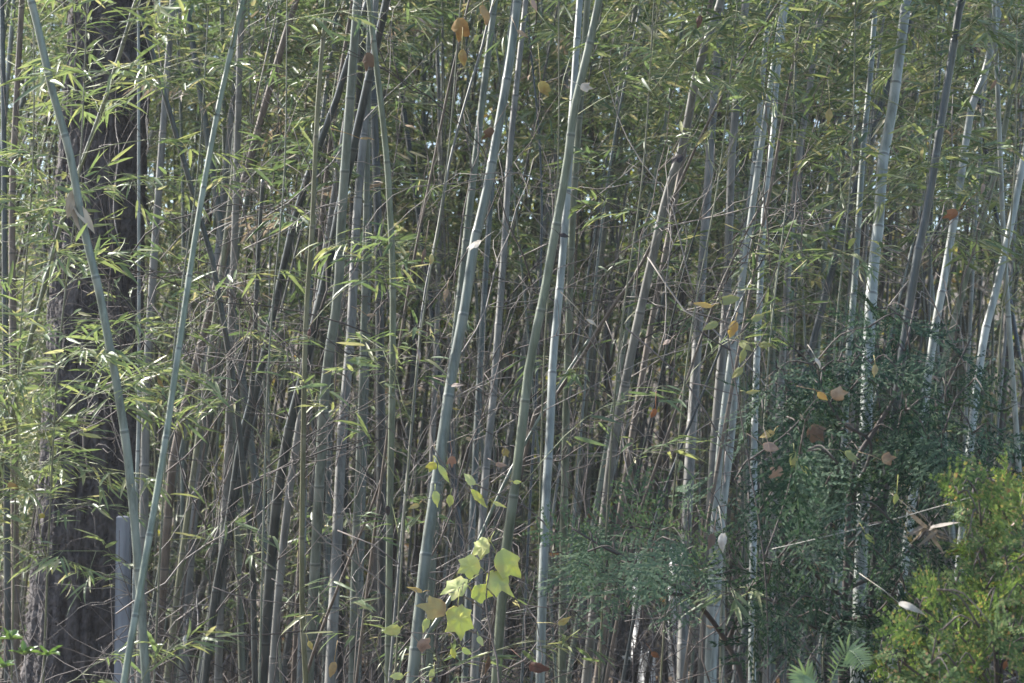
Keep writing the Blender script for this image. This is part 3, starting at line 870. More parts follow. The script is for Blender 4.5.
    ([(300, 420), (286, 520), (278, 600), (272, 683)], 8, 7.7, 'grey', 'grey cane with a sunlit slit left of the thin straight olive cane', None, dict(leafy=0)),
    ([(395, 440), (370, 510), (345, 570), (318, 640), (300, 700)], 4.5, 6.6, 'brown', 'leaning grey shoot low in the left middle with a few leaves', 'the low leaning grey shoot', dict(leafy=.8, H=1.9)),
]
for pts, w, Y, kd, lb, sh, op in TR:
    make_cane(pts, w, Y, kd, lb, dY=rng.uniform(-.35, .35), short=sh, **op)

for x, lean, Y, lb in [
    (175, .10, 5.8, 'hair thin leafy stem in front of the trunk and the thin crossing cane'), (270, .05, 5.9, 'hair thin leafy stem in the upper left before the blackish slanting cane'),
    (420, .12, 6.0, 'hair thin leafy stem beneath the large amber leaf'), (545, .04, 6.1, 'hair thin leafy stem veiling the long olive sweeping cane'),
    (620, .10, 5.9, 'hair thin leafy stem left of the brownish leaning cane'), (690, .14, 6.0, 'hair thin leafy stem crossing the brownish leaning cane'),
    (770, .08, 5.9, 'hair thin leafy stem in front of the pale mottled cane'), (835, .06, 5.8, 'hair thin leafy stem left of the slim blue grey cane'),
    (905, .10, 6.0, 'hair thin leafy stem between the whitish and charcoal canes'), (1000, .05, 5.9, 'hair thin leafy stem near the upper right corner'),
    (60, .08, 5.7, 'hair thin leafy stem low in front of the big dark trunk'), (20, .04, 5.8, 'hair thin leafy stem at the lower left edge')]:
    pts = [(x + lean * 340, 0), (x + lean * 170 + 6, 170), (x, 340), (x - lean * 120, 500), (x - lean * 190, 640)]
    make_cane(pts, 2.2, Y, 'olive', lb, dY=rng.uniform(-.2, .2), H=3.6, leafy=rng.uniform(.7, 1.0), inter=.2, pale_leaf=True, crown=0, taper=.5, leaf=(.055, .10))

ORD = ['first', 'second', 'third', 'fourth', 'fifth', 'sixth', 'seventh', 'eighth', 'ninth', 'tenth', 'eleventh', 'twelfth']


def label_by_place(items):
    """items: (object, description, x, y). Gives every object a label of its own from the nearest landmark cane"""
    buck = {}
    for o, desc, x, y in items:
        best = None
        for nm, px, py in LAND:
            k = np.argmin(np.abs(py - np.clip(y, 5, 670)))
            d = x - px[k]
            if best is None or abs(d) < abs(best[0]): best = (d, nm)
        side = 'right' if best[0] > 0 else 'left'
        buck.setdefault((desc, side, best[1]), []).append((abs(best[0]), o))
    for (desc, side, nm), l in buck.items():
        l.sort(key=lambda a: a[0])
        for i, (_, o) in enumerate(l):
            o['label'] = (ORD[min(i, 11)] + ' ' if len(l) > 1 else '') + desc + ' ' + side + ' of ' + nm


# canes further back, each on its own spot
todo = []
TONE = dict(green='dull green', blue='bluish', pale='pale', olive='olive', brown='brown', dark='dark', grey='grey')
for i in range(238):
    Y = 8.2 + 8.2 * rng.random() ** .9
    xm = rng.uniform(-70, 1094)
    if i % 4 == 0: xm = rng.uniform(150, 760)
    if 20 < xm < 165 and Y < 10.6: Y = rng.uniform(10.7, 15)
    lean = rng.normal(.09, .10)
    xf = xm - lean * 240
    if 615 < xf < 695: xm += 85
    if 108 < xf < 140: xm += 45
    kd = rng.choice(['green', 'blue', 'pale', 'olive', 'brown', 'dark', 'grey'], p=[.16, .17, .13, .12, .14, .10, .18])
    d = rng.uniform(.018, .040) if rng.random() > .5 else rng.uniform(.010, .018)
    w = d * F / Y
    bend = rng.normal(0, 14)
    H = rng.uniform(4.8, 7.5)
    pts = [(xm + lean * 340 + bend, 0), (xm + lean * 170 + bend * .2, 170), (xm, 340), (xm - lean * 150, 500), (xm - lean * 240, 600)]
    leafy = rng.uniform(.35, 1.25) if kd != 'brown' else rng.uniform(.2, .8)
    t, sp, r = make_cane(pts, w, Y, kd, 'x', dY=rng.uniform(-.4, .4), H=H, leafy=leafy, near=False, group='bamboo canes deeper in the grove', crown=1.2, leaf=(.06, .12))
    todo.append((t, ('slender ' if d < .018 else '') + TONE[kd] + (' cane far back' if Y > 12 else ' cane set back'), xm, 340))
label_by_place(todo)


# ------------------------------------------------------------------ twigs
def twig_path(p0, d, L, wander=.18, n=9):
    pts = [np.asarray(p0, float)]
    d = unit(d)
    for _ in range(n):
        d = unit(d + rng.normal(size=3) * wander * np.array([1, .6, 1])); pts.append(pts[-1] + d * L / n)
    return np.array(pts)


def make_twig(p0, d, L, r, mat, sub=3):
    mb = MB()
    pts = twig_path(p0, d, L)
    mb.tube(pts, np.linspace(r, r * .45, len(pts)), 5)
    for _ in range(sub):
        k = rng.integers(2, len(pts) - 2)
        d2 = unit(pts[k + 1] - pts[k]) + unit(rng.normal(size=3)) * .9
        q = twig_path(pts[k], d2, L * rng.uniform(.2, .5), .3, 6)
        mb.tube(q, np.linspace(r * .6, r * .3, len(q)), 4)
        if rng.random() < .5:
            q2 = twig_path(q[3], unit(q[4] - q[3]) + unit(rng.normal(size=3)) * .8, L * .15, .3, 4)
            mb.tube(q2, np.linspace(r * .4, r * .25, len(q2)), 4)
    o = mb.build('bare_twig', mat)
    o.location = (0, 0, 0)
    return o


todo = []
for i in range(280):
    x = rng.uniform(150, 780) if i < 190 else rng.uniform(10, 1010)
    y = rng.uniform(240, 690) if i < 220 else rng.uniform(20, 500)
    Y = rng.uniform(6.0, 8.6)
    k = rng.choice(3, p=[.36, .32, .32])
    m, tn = [(TWIG, 'grey brown'), (TWIG_DARK, 'dark'), (TWIG_PALE, 'pale dry')][k]
    a = R_(rng.normal(20, 55)); d = np.array([math.sin(a), rng.uniform(-.4, .4), math.cos(a)])
    L = rng.uniform(.3, 1.2)
    long_ = L > .6
    o = make_twig(P(x, y, Y), d, L, rng.uniform(.0014, .0034), m, rng.integers(2, 7))
    tag(o, 'x', 'twig', 'bare twigs tangled among the canes')
    todo.append((o, ('long ' if long_ else 'short ') + tn + ' bare twig', x, y))
label_by_place(todo)

# dry brush and fallen stems low in the grove
mb = MB()
for i in range(2600):
    Y = rng.uniform(7.0, 15); x = rng.uniform(-.32, .32) * Y
    z = float(hill(x, Y)) + .9 * rng.random() ** 1.6
    a = R_(rng.normal(0, 60)); d = np.array([math.sin(a), rng.uniform(-.6, .6), math.cos(a) * .8 + .1])
    q = twig_path((x, Y, z), d, rng.uniform(.25, .9), .26, 6)
    mb.tube(q, np.linspace(rng.uniform(.0015, .004), .001, len(q)), 4, int(rng.choice(3, p=[.42, .42, .16])), cap=False)
tag(mb.build('undergrowth', [TWIG, TWIG_DARK, TWIG_PALE]), 'tangled dry brush low between the cane feet', 'undergrowth', kind='stuff')


# ------------------------------------------------------------------ conifers
def conifer(name, label, cat, stems, regions, mat, wood, Yc, n, size, outward, protos, base_px):
    """stems: pixel polylines from the foot up; regions: ellipses (cx, cy, rx, ry, weight) that the photo shows filled with sprays"""
    b = P(*base_px, Yc); b[2] = 0
    t = thing(name, b, label, cat)
    paths = []
    mb0 = MB(); first = True
    for st in stems:
        k = len(st)
        pw = spline(np.array([P(x, y, Yc + dy) for x, y, dy in st]), 30)
        if first:
            g = pw[0].copy(); g[2] = -.05; pw = np.vstack([[g + (pw[0] - g) * .0], pw])
        r = .011 if first else .006
        mb0.tube(pw, np.linspace(r, r * .25, len(pw)), 7)
        paths.append(pw); first = False
    mb0.build('stem', wood, t)
    allp = np.vstack(paths)
    w = np.array([r[4] for r in regions], float); w /= w.sum()
    groups, spots = {}, []
    for i in range(n):
        cx, cy, rx, ry, _ = regions[rng.choice(len(regions), p=w)]
        a = rng.uniform(0, 2 * np.pi); rr = rng.random() ** .5
        q = P(cx + rx * rr * math.cos(a), cy + ry * rr * math.sin(a), Yc + rng.normal(0, .28))
        spots.append(q)
    near_ = [np.linalg.norm(allp - q, axis=1) + np.where(allp[:, 2] > q[2] + .05, .25, 0) for q in spots]
    order = sorted(range(n), key=lambda a: near_[a].min())
    done, gid = [], []
    for a in order:
        q = spots[a]; s = allp[np.argmin(near_[a])]; g = int(np.argmin(near_[a])) // 5; b = near_[a].min()
        if done:
            dd = np.linalg.norm(np.array(done) - q, axis=1)
            k = int(np.argmin(dd))
            if dd[k] > .02 and dd[k] < b * .8: s = done[k]; g = gid[k]
        done.append(q); gid.append(g)
        groups.setdefault(g, []).append((q, s))
    for g in groups.values():
        bm_, fm = MB(), MB()
        T, D, Nn, L = [], [], [], []
        for q, s in g:
            mid = (q + s) / 2 + np.array([0, 0, .03])
            bm_.tube(spline([s, mid, q], 6), np.linspace(.0028, .0012, 6), 4)
            o = unit(q - s + np.array([0, -.05, 0]) + rng.normal(size=3) * .12)
            D.append(unit(o * .8 + np.array(outward) + rng.normal(size=3) * .22)); T.append(q - D[-1] * .05)
            Nn.append(np.array([0, -.9, .8]) + rng.normal(size=3) * .45)
            L.append(size * rng.uniform(.6, 1.3))
        T, D, Nn, L = map(np.array, (T, D, Nn, L))
        kk = rng.integers(0, len(protos), len(T)); M = basis(D, Nn, L, L)
        for i, pr in enumerate(protos): fm.scatter(pr, M[kk == i], T[kk == i])
        bo = bm_.build('branch', wood, t)
        fm.build('foliage', mat, bo)
    return t


conifer('dark_conifer', 'dark green feathery conifer filling the lower right of the grove', 'conifer',
        [[(838, 760, 0), (845, 600, 0), (852, 477, 0), (875, 430, 0), (894, 397, 0), (905, 352, 0), (916, 300, .05)],
         [(852, 500, 0), (871, 445, -.05), (839, 419, -.1), (807, 361, -.15), (775, 335, -.2)],
         [(850, 540, 0), (890, 480, .1), (930, 420, .1), (965, 350, .1), (985, 310, .1)],
         [(846, 600, 0), (800, 560, -.1), (760, 510, -.15), (735, 480, -.2)],
         [(846, 590, 0), (900, 560, .1), (950, 500, .1), (1005, 440, .15)],
         [(843, 640, 0), (800, 620, -.1), (770, 600, -.1), (740, 600, -.1)],
         [(848, 620, 0), (880, 610, -.1), (905, 570, -.1)]],
        [(850, 430, 75, 75, 3), (930, 400, 60, 80, 2.6), (800, 380, 50, 50, 1.2), (905, 340, 55, 40, 1.2), (850, 560, 85, 70, 2.6), (780, 500, 50, 60, .8), (960, 460, 50, 50, 1.2), (990, 390, 40, 60, .8), (850, 640, 60, 35, .9), (780, 600, 40, 35, .4)],
        CONIFER, TWIG_DARK, 5.6, 145, .21, (0, -.25, -.42), FRONDS, (838, 760))
conifer('conifer_sapling', 'blue green fern-like conifer branch reaching left above the white posts', 'conifer',
        [[(760, 800, .1), (745, 690, .1), (725, 640, .1), (690, 596, 0), (640, 566, -.05), (600, 545, -.1), (572, 528, -.1)],
         [(690, 596, 0), (650, 590, -.05), (610, 575, -.1), (572, 558, -.1)],
         [(700, 605, 0), (692, 560, 0), (688, 520, 0)],
         [(728, 640, .1), (750, 590, .05), (775, 570, 0)]],
        [(640, 540, 50, 22, 3), (600, 538, 28, 18, 1.2), (608, 562, 34, 14, .8), (672, 562, 36, 16, 1.2), (690, 540, 12, 40, .9), (745, 575, 35, 22, .6)],
        SPRAY, TWIG_DARK, 5.75, 38, .20, (-.40, -.2, -.22), FRONDS, (760, 800))
conifer('cedar_bush', 'sunlit yellow green cedar bush in the bottom right corner', 'bush',
        [[(1000, 860, 0), (1000, 760, 0), (995, 640, 0), (985, 560, 0), (962, 480, 0)],
         [(998, 700, 0), (960, 640, -.1), (925, 610, -.1), (905, 590, -.1)],
         [(1000, 680, 0), (1020, 580, 0), (1030, 500, 0)],
         [(995, 720, 0), (940, 690, -.1), (900, 660, -.1), (885, 650, -.1)],
         [(1000, 720, .1), (1060, 640, .1), (1080, 540, .1)],
         [(996, 640, 0), (965, 585, 0), (950, 560, 0)]],
        [(1000, 560, 48, 75, 3), (960, 620, 55, 50, 2.4), (1040, 560, 50, 80, 2), (925, 655, 45, 40, 1.8), (985, 660, 60, 40, 2), (968, 505, 22, 35, .7), (1012, 500, 40, 28, 1.2), (1060, 660, 50, 50, 1)],
        CEDAR, TWIG_DARK, 5.1, 340, .10, (-.1, -.15, .5), CEDAR_FRONDS, (1000, 860))

def stalks(mb, plant):
    """a thin stalk from every leaf of the plant to the nearest point of its stem"""
    allv = np.concatenate(mb.v)
    for c in plant.children:
        if c.name.split('.')[0] != 'leaf': continue
        n_ = len(c.data.vertices)
        base = np.array(c.data.vertices[n_ - 1].co)            # free end of the petiole
        q = allv[np.argmin(np.linalg.norm(allv - base, axis=1) + np.where(allv[:, 2] > base[2] + .03, .08, 0))]
        mid = (base + q) / 2 + np.array([0, -.004, .008])
        mb.tube(spline([q, mid, base], 8), .0010, 5)
    return mb


# ------------------------------------------------------------------ vine with broad yellow green leaves
YV = 5.6
b = P(500, 800, YV); b[2] = 0
vine = thing('broadleaf_vine', b, 'thin vine with large yellow green lobed leaves low in the middle', 'vine')
mb = MB()
vst = [[(500, 860), (499, 683), (492, 640), (486, 600), (490, 560), (484, 520), (470, 492), (448, 472), (436, 460)],
       [(488, 612), (470, 600), (452, 592), (430, 604), (415, 590)], [(492, 640), (465, 630), (440, 634), (405, 632)],
       [(470, 492), (490, 498), (515, 482)], [(497, 668), (470, 662), (440, 676), (405, 676)], [(487, 580), (505, 558)]]
for k, st in enumerate(vst):
    sp = spline(np.array([P(x, y, YV + rng.uniform(-.02, .02)) for x, y in st]), 24)
    if k == 0: sp[0][2] = -.02
    mb.tube(sp, np.linspace(.0030 if k == 0 else .0020, .0011, len(sp)), 6)
vine_stem = mb
for k, (x, y, s, a, shp, mt) in enumerate([
    (432, 466, 17, 200, THREE, 0), (436, 497, 19, 170, OVATE, 0), (450, 500, 18, 185, OVATE, 0), (443, 472, 26, 150, LONG, 0), (478, 497, 32, 140, LONG, 0),
    (415, 506, 14, 250, OVATE, 1), (498, 504, 18, 110, LONG, 0), (517, 482, 11, 80, OVATE, 0), (470, 480, 20, 320, OVATE, 0),
    (482, 547, 32, 235, MAPLE, 0), (506, 562, 44, 135, THREE, 0), (470, 566, 34, 240, MAPLE, 0), (497, 581, 40, 125, THREE, 0), (457, 587, 36, 250, MAPLE, 0), (480, 593, 32, 105, THREE, 0),
    (436, 608, 36, 280, THREE, 1), (459, 619, 44, 175, MAPLE, 0), (393, 630, 27, 255, OVATE, 0), (426, 624, 18, 200, OVATE, 0), (417, 590, 20, 290, LONG, 1),
    (453, 653, 16, 170, OVATE, 0), (466, 651, 14, 120, OVATE, 0), (432, 674, 18, 200, OVATE, 0), (398, 676, 18, 270, OVATE, 0), (480, 640, 14, 150, OVATE, 0)]):
    leaf_object(shp, P(x, y, YV + rng.uniform(-.06, .03)), s * .80 * YV / F, a, rng.uniform(-45, 45), (VINE_LEAF, YELLOWED_LEAF)[mt], vine, 'leaf', rng.uniform(.15, .5), k + 3,
                'yellowed vine leaf' if mt else None)

stalks(vine_stem, vine).build('stem', TWIG, vine)

# a second yellowing sapling by the conifer
YV2 = 5.2
b = P(760, 800, YV2); b[2] = 0
sap = thing('yellowing_sapling', b, 'thin sapling with yellowing oval leaves left of the dark conifer', 'sapling')
mb = MB()
for st in ([(762, 860), (768, 683), (764, 560), (745, 440), (730, 350), (722, 300), (712, 270)], [(750, 460), (790, 430), (815, 400)], [(764, 560), (785, 500), (795, 455)], [(735, 375), (755, 350), (770, 322)], [(730, 350), (705, 335), (690, 320)]):
    sp = spline(np.array([P(x, y, YV2) for x, y in st]), 20)
    if st[0][1] > 800: sp[0][2] = -.02
    mb.tube(sp, np.linspace(.0026, .0009, len(sp)), 6)
sap_stem = mb
for k, (x, y, s, a, shp, mt) in enumerate([(728, 300, 26, 75, OVATE, 0), (733, 328, 24, 200, OVATE, 1), (712, 325, 20, 250, OVATE, 0), (745, 345, 22, 130, OVATE, 0), (705, 305, 24, 280, LONG, 1), (743, 355, 18, 200, OVATE, 0),
                                           (757, 318, 20, 60, OVATE, 0), (793, 458, 22, 190, OVATE, 0), (806, 470, 18, 120, OVATE, 0), (768, 434, 20, 250, OVATE, 1), (752, 392, 18, 80, LONG, 0), (738, 372, 20, 230, OVATE, 0), (851, 456, 24, 100, THREE, 0), (822, 396, 18, 120, OVATE, 1), (764, 345, 17, 90, OVATE, 0)]):
    leaf_object(shp, P(x, y, YV2 + rng.uniform(-.1, .03)), s * .78 * YV2 / F, a, rng.uniform(-50, 50), (SAPLING_LEAF, YELLOWED_LEAF)[mt], sap, 'leaf', rng.uniform(.15, .6), k + 60)

stalks(sap_stem, sap).build('stem', TWIG_DARK, sap)

# ------------------------------------------------------------------ dead leaves caught in the grove
COLN = dict(tan='tan', yellow='yellow', amber='amber', pink='pinkish tan', brown='brown', white='white', orange='orange', lime='yellow green', black='blackish', red='dark red')
DL = [  # x, y, size px, colour, tip angle, shape, label
    (460, 28, 36, 'amber', 200, THREE, 'large amber leaf hanging at the top centre'), (485, 12, 30, 'amber', 160, OVATE, 'orange brown leaf at the top edge right of the large amber leaf'),
    (424, 22, 20, 'pink', 320, OVATE, 'pale pinkish leaf left of the large amber leaf'), (463, 57, 24, 'yellow', 170, OVATE, 'drooping yellow leaf just below the large amber leaf'),
    (476, 38, 14, 'lime', 190, OVATE, 'small yellow green leaf tucked under the large amber leaf'),
    (534, 4, 18, 'pink', 150, OVATE, 'pinkish leaf at the top edge by the stout blue green cane'), (521, 33, 22, 'tan', 130, LONG, 'long yellow tan leaf beside the top of the stout middle cane'),
    (543, 88, 26, 'yellow', 160, THREE, 'ragged yellow leaf left of the long olive sweeping cane'), (368, 60, 26, 'brown', 200, THREE, 'crumpled brown and white leaf stuck on the smooth green bending cane'),
    (475, 243, 24, 'white', 260, MAPLE, 'round whitish leaf caught on the stout blue green middle cane'), (366, 138, 22, 'amber', 80, LONG, 'narrow orange tan leaf left of the smooth green bending cane'),
    (410, 126, 22, 'tan', 110, LONG, 'curled tan leaf right of the smooth green bending cane'), (490, 133, 20, 'brown', 220, THREE, 'brown curled leaf against the upper stout middle cane'),
    (424, 254, 20, 'brown', 190, LONG, 'brown hanging leaf beside a yellow one in the middle'), (432, 258, 18, 'yellow', 180, OVATE, 'yellow leaf beside the brown hanging leaf in the middle'),
    (592, 322, 26, 'white', 110, LONG, 'long pale leaf right of the bluish white waxy cane'), (667, 342, 14, 'pink', 250, OVATE, 'round pinkish leaf near the strongly leaning cane'),
    (829, 115, 20, 'yellow', 185, OVATE, 'clear yellow leaf hanging left of the thick whitish cane'), (953, 214, 22, 'orange', 240, THREE, 'bright orange leaf between the charcoal and pale leaning canes'),
    (983, 188, 15, 'pink', 190, OVATE, 'pale pink leaf above the bright orange leaf'), (852, 242, 20, 'lime', 60, OVATE, 'yellow green leaf beside the slim blue grey cane'),
    (818, 361, 17, 'white', 150, OVATE, 'lilac white leaf on the dark conifer'), (838, 394, 26, 'tan', 80, THREE, 'curled tan leaf on top of the dark conifer'), (875, 369, 18, 'yellow', 190, OVATE, 'yellow leaf in front of the thick whitish cane foot'),
    (815, 433, 34, 'brown', 130, THREE, 'large curled brown leaf lodged in the dark conifer'), (770, 447, 26, 'pink', 100, OVATE, 'pinkish tan leaf left of the large curled brown leaf'), (776, 472, 26, 'pink', 160, THREE, 'dull pink lobed leaf below the large curled brown leaf'),
    (887, 459, 22, 'tan', 80, THREE, 'tan leaf low on the dark conifer right of its stem'), (722, 540, 26, 'white', 190, OVATE, 'pinkish white leaf hanging right of the conifer spray'), (712, 540, 24, 'brown', 200, OVATE, 'brown leaf behind the pinkish white leaf'),
    (536, 668, 32, 'red', 100, OVATE, 'dark red brown leaf at the bottom centre'), (563, 622, 18, 'yellow', 60, OVATE, 'yellow leaf on the lower bluish white waxy cane'), (424, 645, 26, 'pink', 120, THREE, 'pinkish brown dead leaf under the vine'),
    (488, 664, 28, 'brown', 185, LONG, 'curled brown leaf hanging right of the vine foot'), (908, 606, 36, 'white', 110, LONG, 'white curved leaf lying on the edge of the cedar bush'), (1016, 522, 22, 'pink', 200, OVATE, 'salmon leaf caught in the sunlit cedar bush'),
    (456, 385, 22, 'pink', 85, LONG, 'pinkish leaf crossing the stout middle cane'), (419, 353, 20, 'pink', 160, LONG, 'pink narrow leaf left of the stout middle cane'), (446, 293, 15, 'tan', 190, OVATE, 'small round tan leaf left of the stout middle cane'),
    (371, 315, 16, 'tan', 80, LONG, 'small tan leaf lying across the thick cluster'), (654, 413, 16, 'orange', 200, OVATE, 'orange leaf among the dark fanning shoots'), (160, 383, 14, 'amber', 150, OVATE, 'small amber leaf beside the thin crossing cane'),
    (452, 460, 16, 'orange', 180, THREE, 'bright orange scrap above the vine leaves'), (190, 628, 26, 'black', 200, THREE, 'blackish leaf clump left of the bright edged grey cane'), (185, 640, 22, 'white', 180, LONG, 'whitish shred under the blackish leaf clump'),
    (585, 87, 18, 'white', 100, THREE, 'white scrap on the upper long olive sweeping cane'), (678, 157, 20, 'black', 240, THREE, 'black curled leaf on the strongly leaning brownish cane'), (699, 20, 18, 'red', 200, OVATE, 'dark red leaf at the top left of the leaning cane'),
    (563, 235, 14, 'black', 100, OVATE, 'black speck of leaf right of the waxy cane top'), (12, 486, 18, 'amber', 120, OVATE, 'amber leaf in the leafy stems at the left edge'), (388, 510, 14, 'black', 180, OVATE, 'black scrap on the smooth green bending cane'),
    (309, 333, 18, 'red', 190, LONG, 'rust red leaf on the thick cluster of canes'), (896, 498, 16, 'lime', 200, OVATE, 'yellow green leaf low on the dark conifer'), (910, 537, 18, 'yellow', 150, OVATE, 'yellow leaf left of the dry blade tuft'), (870, 538, 18, 'lime', 130, OVATE, 'dull lime leaf deep in the dark conifer'),
    (655, 655, 16, 'orange', 130, OVATE, 'orange leaf standing in the litter by the white posts'), (310, 645, 14, 'yellow', 160, OVATE, 'small yellow leaf low beside the thin straight olive cane'), (333, 668, 22, 'amber', 190, OVATE, 'amber leaf at the bottom left of the low leaning shoot'),
    (500, 465, 14, 'pink', 100, OVATE, 'small pinkish leaf right of the stout middle cane foot'), (770, 160, 14, 'white', 60, LONG, 'white sliver of leaf in the upper right foliage'), (1005, 665, 20, 'orange', 190, LONG, 'orange brown leaf low in the cedar bush'),
]
for k, (x, y, s, c, a, shp, lb) in enumerate(DL):
    Y = 4.85 if x > 900 and y > 480 else (4.8 if (x > 985 and y > 500) else rng.uniform(5.45, 5.75))
    if (x, y) in ((475, 243), (368, 60), (678, 157), (585, 87)): Y = 5.7
    if 700 < x < 985 and y > 325 and (x, y) != (908, 606): Y = rng.uniform(5.05, 5.2)
    if (x, y) == (1016, 522) or (x, y) == (1005, 665): Y = 4.75
    o = leaf_object(shp, P(x, y, Y), .72 * s * Y / F, a, rng.uniform(-55, 55), DEAD[c], None, 'dead_leaf', rng.uniform(.3, .9), k + 120, wild=.8)
    tag(o, lb, 'dead leaf', 'dead leaves caught among the canes')
todo = []
for k in range(120):
    x, y = rng.uniform(10, 1010), rng.uniform(60, 675)
    if rng.random() < .55: x, y = rng.uniform(250, 1000), rng.uniform(330, 675)
    Y = rng.uniform(6.6, 10)
    c = str(rng.choice(list(COLN), p=[.36, .12, .04, .18, .14, .09, .01, .04, .01, .01]))
    shp = (OVATE, LONG, LONG, THREE)[rng.integers(0, 4)]
    o = leaf_object(shp, P(x, y, Y), rng.uniform(.022, .046), rng.uniform(90, 270), rng.uniform(-60, 60), DEAD[c], None, 'dead_leaf', rng.uniform(.3, 1.0), k + 300, wild=1.2)
    tag(o, 'x', 'dead leaf', 'dead leaves caught among the canes')
    kind = {OVATE[1][0]: 'oval', }
    todo.append((o, COLN[c] + (' oval' if shp is OVATE else ' narrow' if shp is LONG else ' lobed') + ' leaf ' + ('high' if y < 230 else 'low' if y > 460 else 'halfway up'), x, y))
label_by_place(todo)

# papery sheath on the bowed cane, dry blade tuft, seedling, fern
mb = MB()
c = P(76, 208, 5.42)
D = unit(np.array([[.3, -.3, -1.0], [.75, -.5, -.8], [-.2, -.3, -.9]]))
add_leaves(mb, np.array([c + (-.01, 0, .04), c + (-.005, -.01, .01), c + (.0, -.01, .05)]), D, np.array([[.2, -1, .3]] * 3), [.12, .10, .08], [.035, .03, .03], 0, OVAL[:2])
tag(mb.build('culm_sheath', SHEATH), 'torn papery tan sheath hanging on the bowed blue green cane', 'sheath')

mb = MB()
c = P(930, 528, 5.1)
k = 15
th = rng.uniform(0, 2 * np.pi, k)
D = np.stack([np.cos(th), rng.normal(size=k) * .4 - .3, np.sin(th) * .8 - .25], -1)
ll = rng.uniform(.035, .085, k)
add_leaves(mb, c + rng.normal(size=(k, 3)) * .008, D, rng.normal(size=(k, 3)) + np.array([0, -1, .5]), ll, ll * .15)
for i in range(2): mb.tube(twig_path(c, (rng.normal(), .3, rng.normal()), .15, .2, 6), .0012, 4)
tag(mb.build('dry_leaf_tuft', DRY_BLADE), 'tuft of dry whitish blades between the dark conifer and cedar bush', 'leaf tuft')

YS = 5.3
b = P(20, 790, YS); b[2] = 0
sd = thing('leafy_seedling', b, 'small seedling with green leaf rosettes in the bottom left corner', 'seedling')
mb = MB(); fm = []
ends = [(11, 640), (25, 655), (48, 655), (4, 668)]
for ex, ey in ends:
    sp = spline(np.array([P(22, 900, YS), P(24, 720, YS), P((ex + 22) / 2 + 3, 690, YS), P(ex, ey, YS)]), 16)
    sp[0][2] = -.02
    mb.tube(sp, np.linspace(.003, .0014, len(sp)), 6)
mb.build('stem', TWIG_PALE, sd)
for ex, ey in ends:
    f = MB(); k = 9; th = np.linspace(0, 2 * np.pi, k, endpoint=False) + rng.uniform(0, 1)
    D = np.stack([np.cos(th), np.sin(th), rng.uniform(.1, 1.0, k)], -1); ll = rng.uniform(.03, .05, k)
    add_leaves(f, np.tile(P(ex, ey, YS), (k, 1)), D, np.tile([0, 0, 1.], (k, 1)) + rng.normal(size=(k, 3)) * .2, ll, ll * .38, 0, OVAL)
    f.build('rosette', SEEDLING_LEAF, sd)

YF = 5.0
b = P(815, 800, YF); b[2] = 0
fern = thing('fern', b, 'pale green fern frond arching up at the bottom beneath the dark conifer', 'fern')
for ex, ey, mx, my in ((866, 668, 845, 653), (802, 688, 806, 676)):
    sp = spline(np.array([P(815, 860, YF), P(822, 720, YF), P(mx, my, YF - .05), P(ex, ey, YF - .12)]), 40)
    sp[0][2] = -.02
    f = MB(); f.tube(sp, np.linspace(.002, .0007, len(sp)), 5)
    T, D, L = [], [], []
    for i in range(len(sp) // 2, len(sp) - 1):
        d = unit(sp[i + 1] - sp[i]); s = unit(np.cross(d, [0, -1, .35]))
        for g in (-1, 1):
            T.append(sp[i]); D.append(d * .45 + s * g); L.append(.042 * math.sin(math.pi * (.12 + .85 * (i - len(sp) / 2) / (len(sp) / 2))) + .006)
    L = np.array(L)
    add_leaves(f, T, D, np.tile([0, -1, .6], (len(T), 1)), L, L * .16, 0, BLADES[:2])
    f.build('frond', FERN, fern)

# long dry strands
mb = MB()
sp = spline(np.array([P(772, 549, 5.25), P(820, 538, 5.15), P(880, 523, 5.1), P(930, 509, 5.05), P(972, 497, 4.95)]), 30)
mb.tube(sp, .0011, 5)
tag(mb.build('dry_strand', SILK), 'pale taut strand running from the dark conifer up to the cedar bush', 'strand')
mb = MB()
sp = spline(np.array([P(500, 614, 6.2), P(560, 602, 6.1), P(620, 588, 6.0), P(680, 574, 5.95), P(720, 566, 5.9)]), 30)
mb.tube(sp, .0010, 5)
tag(mb.build('dry_strand', SILK), 'pale thin strand running under the blue green conifer spray', 'strand')


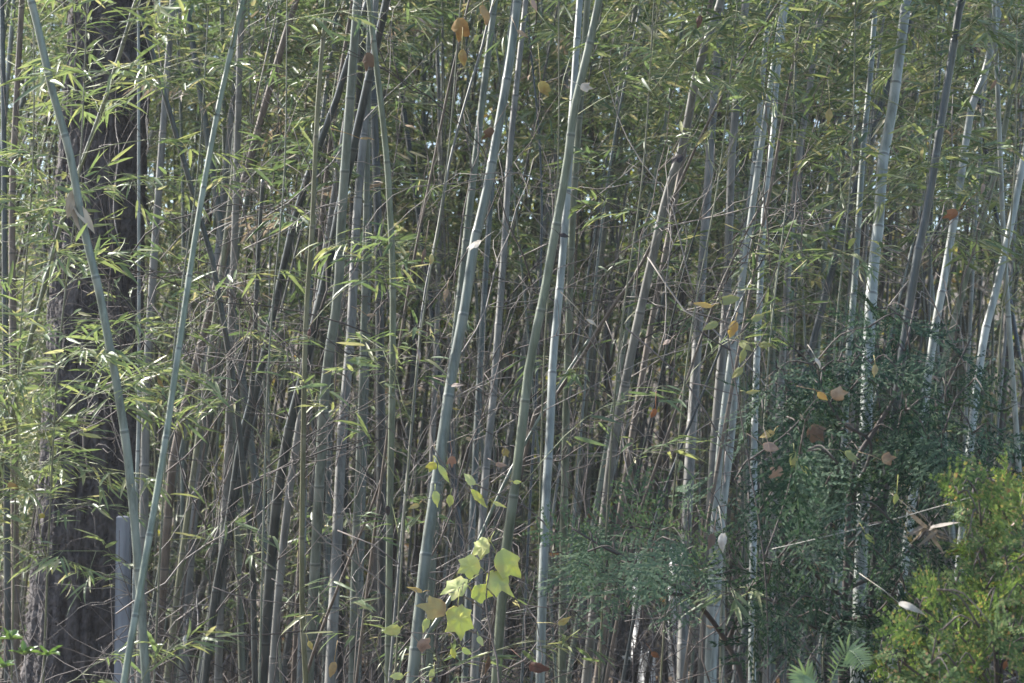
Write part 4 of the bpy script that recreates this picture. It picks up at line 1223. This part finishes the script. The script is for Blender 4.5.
# ------------------------------------------------------------------ posts beyond the canes
def post(name, px, y_top, w, d, Y, mat, label, cat, cap=True, lean=0.0, turn=0.0):
    top = P(px, y_top, Y); z = float(hill(top[0], Y)); h = top[2] - z
    t = thing(name, (top[0], Y, z), label, cat)
    ch = .006
    mb = MB()

    def box(x0, x1, y0, y1, z0, z1, dx=0):
        v = []
        for zz, c in ((z0, 0), (z0 + .001, 0), (z1 - ch, 0), (z1, ch)):
            o = dx * (zz - z0)
            v += [(x0 + c + o, y0 + c, zz), (x1 - c + o, y0 + c, zz), (x1 - c + o, y1 - c, zz), (x0 + c + o, y1 - c, zz)]
        q = [(3, 2, 1, 0), (12, 13, 14, 15)]
        for k in range(3):
            for j in range(4): q.append((k * 4 + j, k * 4 + (j + 1) % 4, k * 4 + 4 + (j + 1) % 4, k * 4 + 4 + j))
        v = np.array(v); ca, sa = math.cos(turn), math.sin(turn); dx_, dy_ = v[:, 0] - top[0], v[:, 1] - Y
        v[:, 0], v[:, 1] = top[0] + dx_ * ca - dy_ * sa, Y + dx_ * sa + dy_ * ca
        mb.add(v, np.array(q))
    x, y = top[0], Y
    box(x - w / 2, x + w / 2, y - d / 2, y + d / 2, z - .1, z + h, lean)
    mb.build('shaft', mat, t, False)
    if cap:
        mb.__init__()
        o = lean * (h + .1)
        box(x - w / 2 - .008 + o, x + w / 2 + .008 + o, y - d / 2 - .008, y + d / 2 + .008, z + h + .001, z + h + .026)
        mb.build('cap', mat, t, False)
    return t


post('weathered_post', 124, 516, .060, .05, 9.0, POST, 'pale blue grey post standing behind the bowed cane at lower left', 'post', False)
post('white_post', 637, 556, .058, .058, 15.2, WHITE, 'left white post glimpsed through the canes below the conifer spray', 'post', True, -.02, R_(33))
post('white_post', 673, 550, .075, .06, 15.1, WHITE, 'wider right white post glimpsed through canes below the conifer spray', 'post', True, .01, R_(33))
post('white_block', 649, 652, .07, .07, 15.0, WHITE, 'short white block at the foot of the left white post', 'block', False, 0.0, R_(33))



# ------------------------------------------------------------------ thin haze volume, added to imitate a lens glare veil
hz, hnt, HN, HL, hb = new_mat('haze')
HN.remove(hb)
pv = HN.new('ShaderNodeVolumePrincipled')
pv.inputs['Color'].default_value = (.95, .95, 1, 1)
pv.inputs['Density'].default_value = 0.0011
HL.new(pv.outputs[0], HN['Material Output'].inputs['Volume'])
mb = MB()
x0, x1, y0, y1, z0, z1 = -42, 42, -14, 82, -1.2, 23
mb.add([(x0, y0, z0), (x1, y0, z0), (x1, y1, z0), (x0, y1, z0), (x0, y0, z1), (x1, y0, z1), (x1, y1, z1), (x0, y1, z1)],
       [(3, 2, 1, 0), (4, 5, 6, 7), (0, 1, 5, 4), (1, 2, 6, 5), (2, 3, 7, 6), (3, 0, 4, 7)])
tag(mb.build('haze', hz, smooth=False), 'thin pale haze added over the grove to imitate a glare veil', 'haze', kind='stuff')
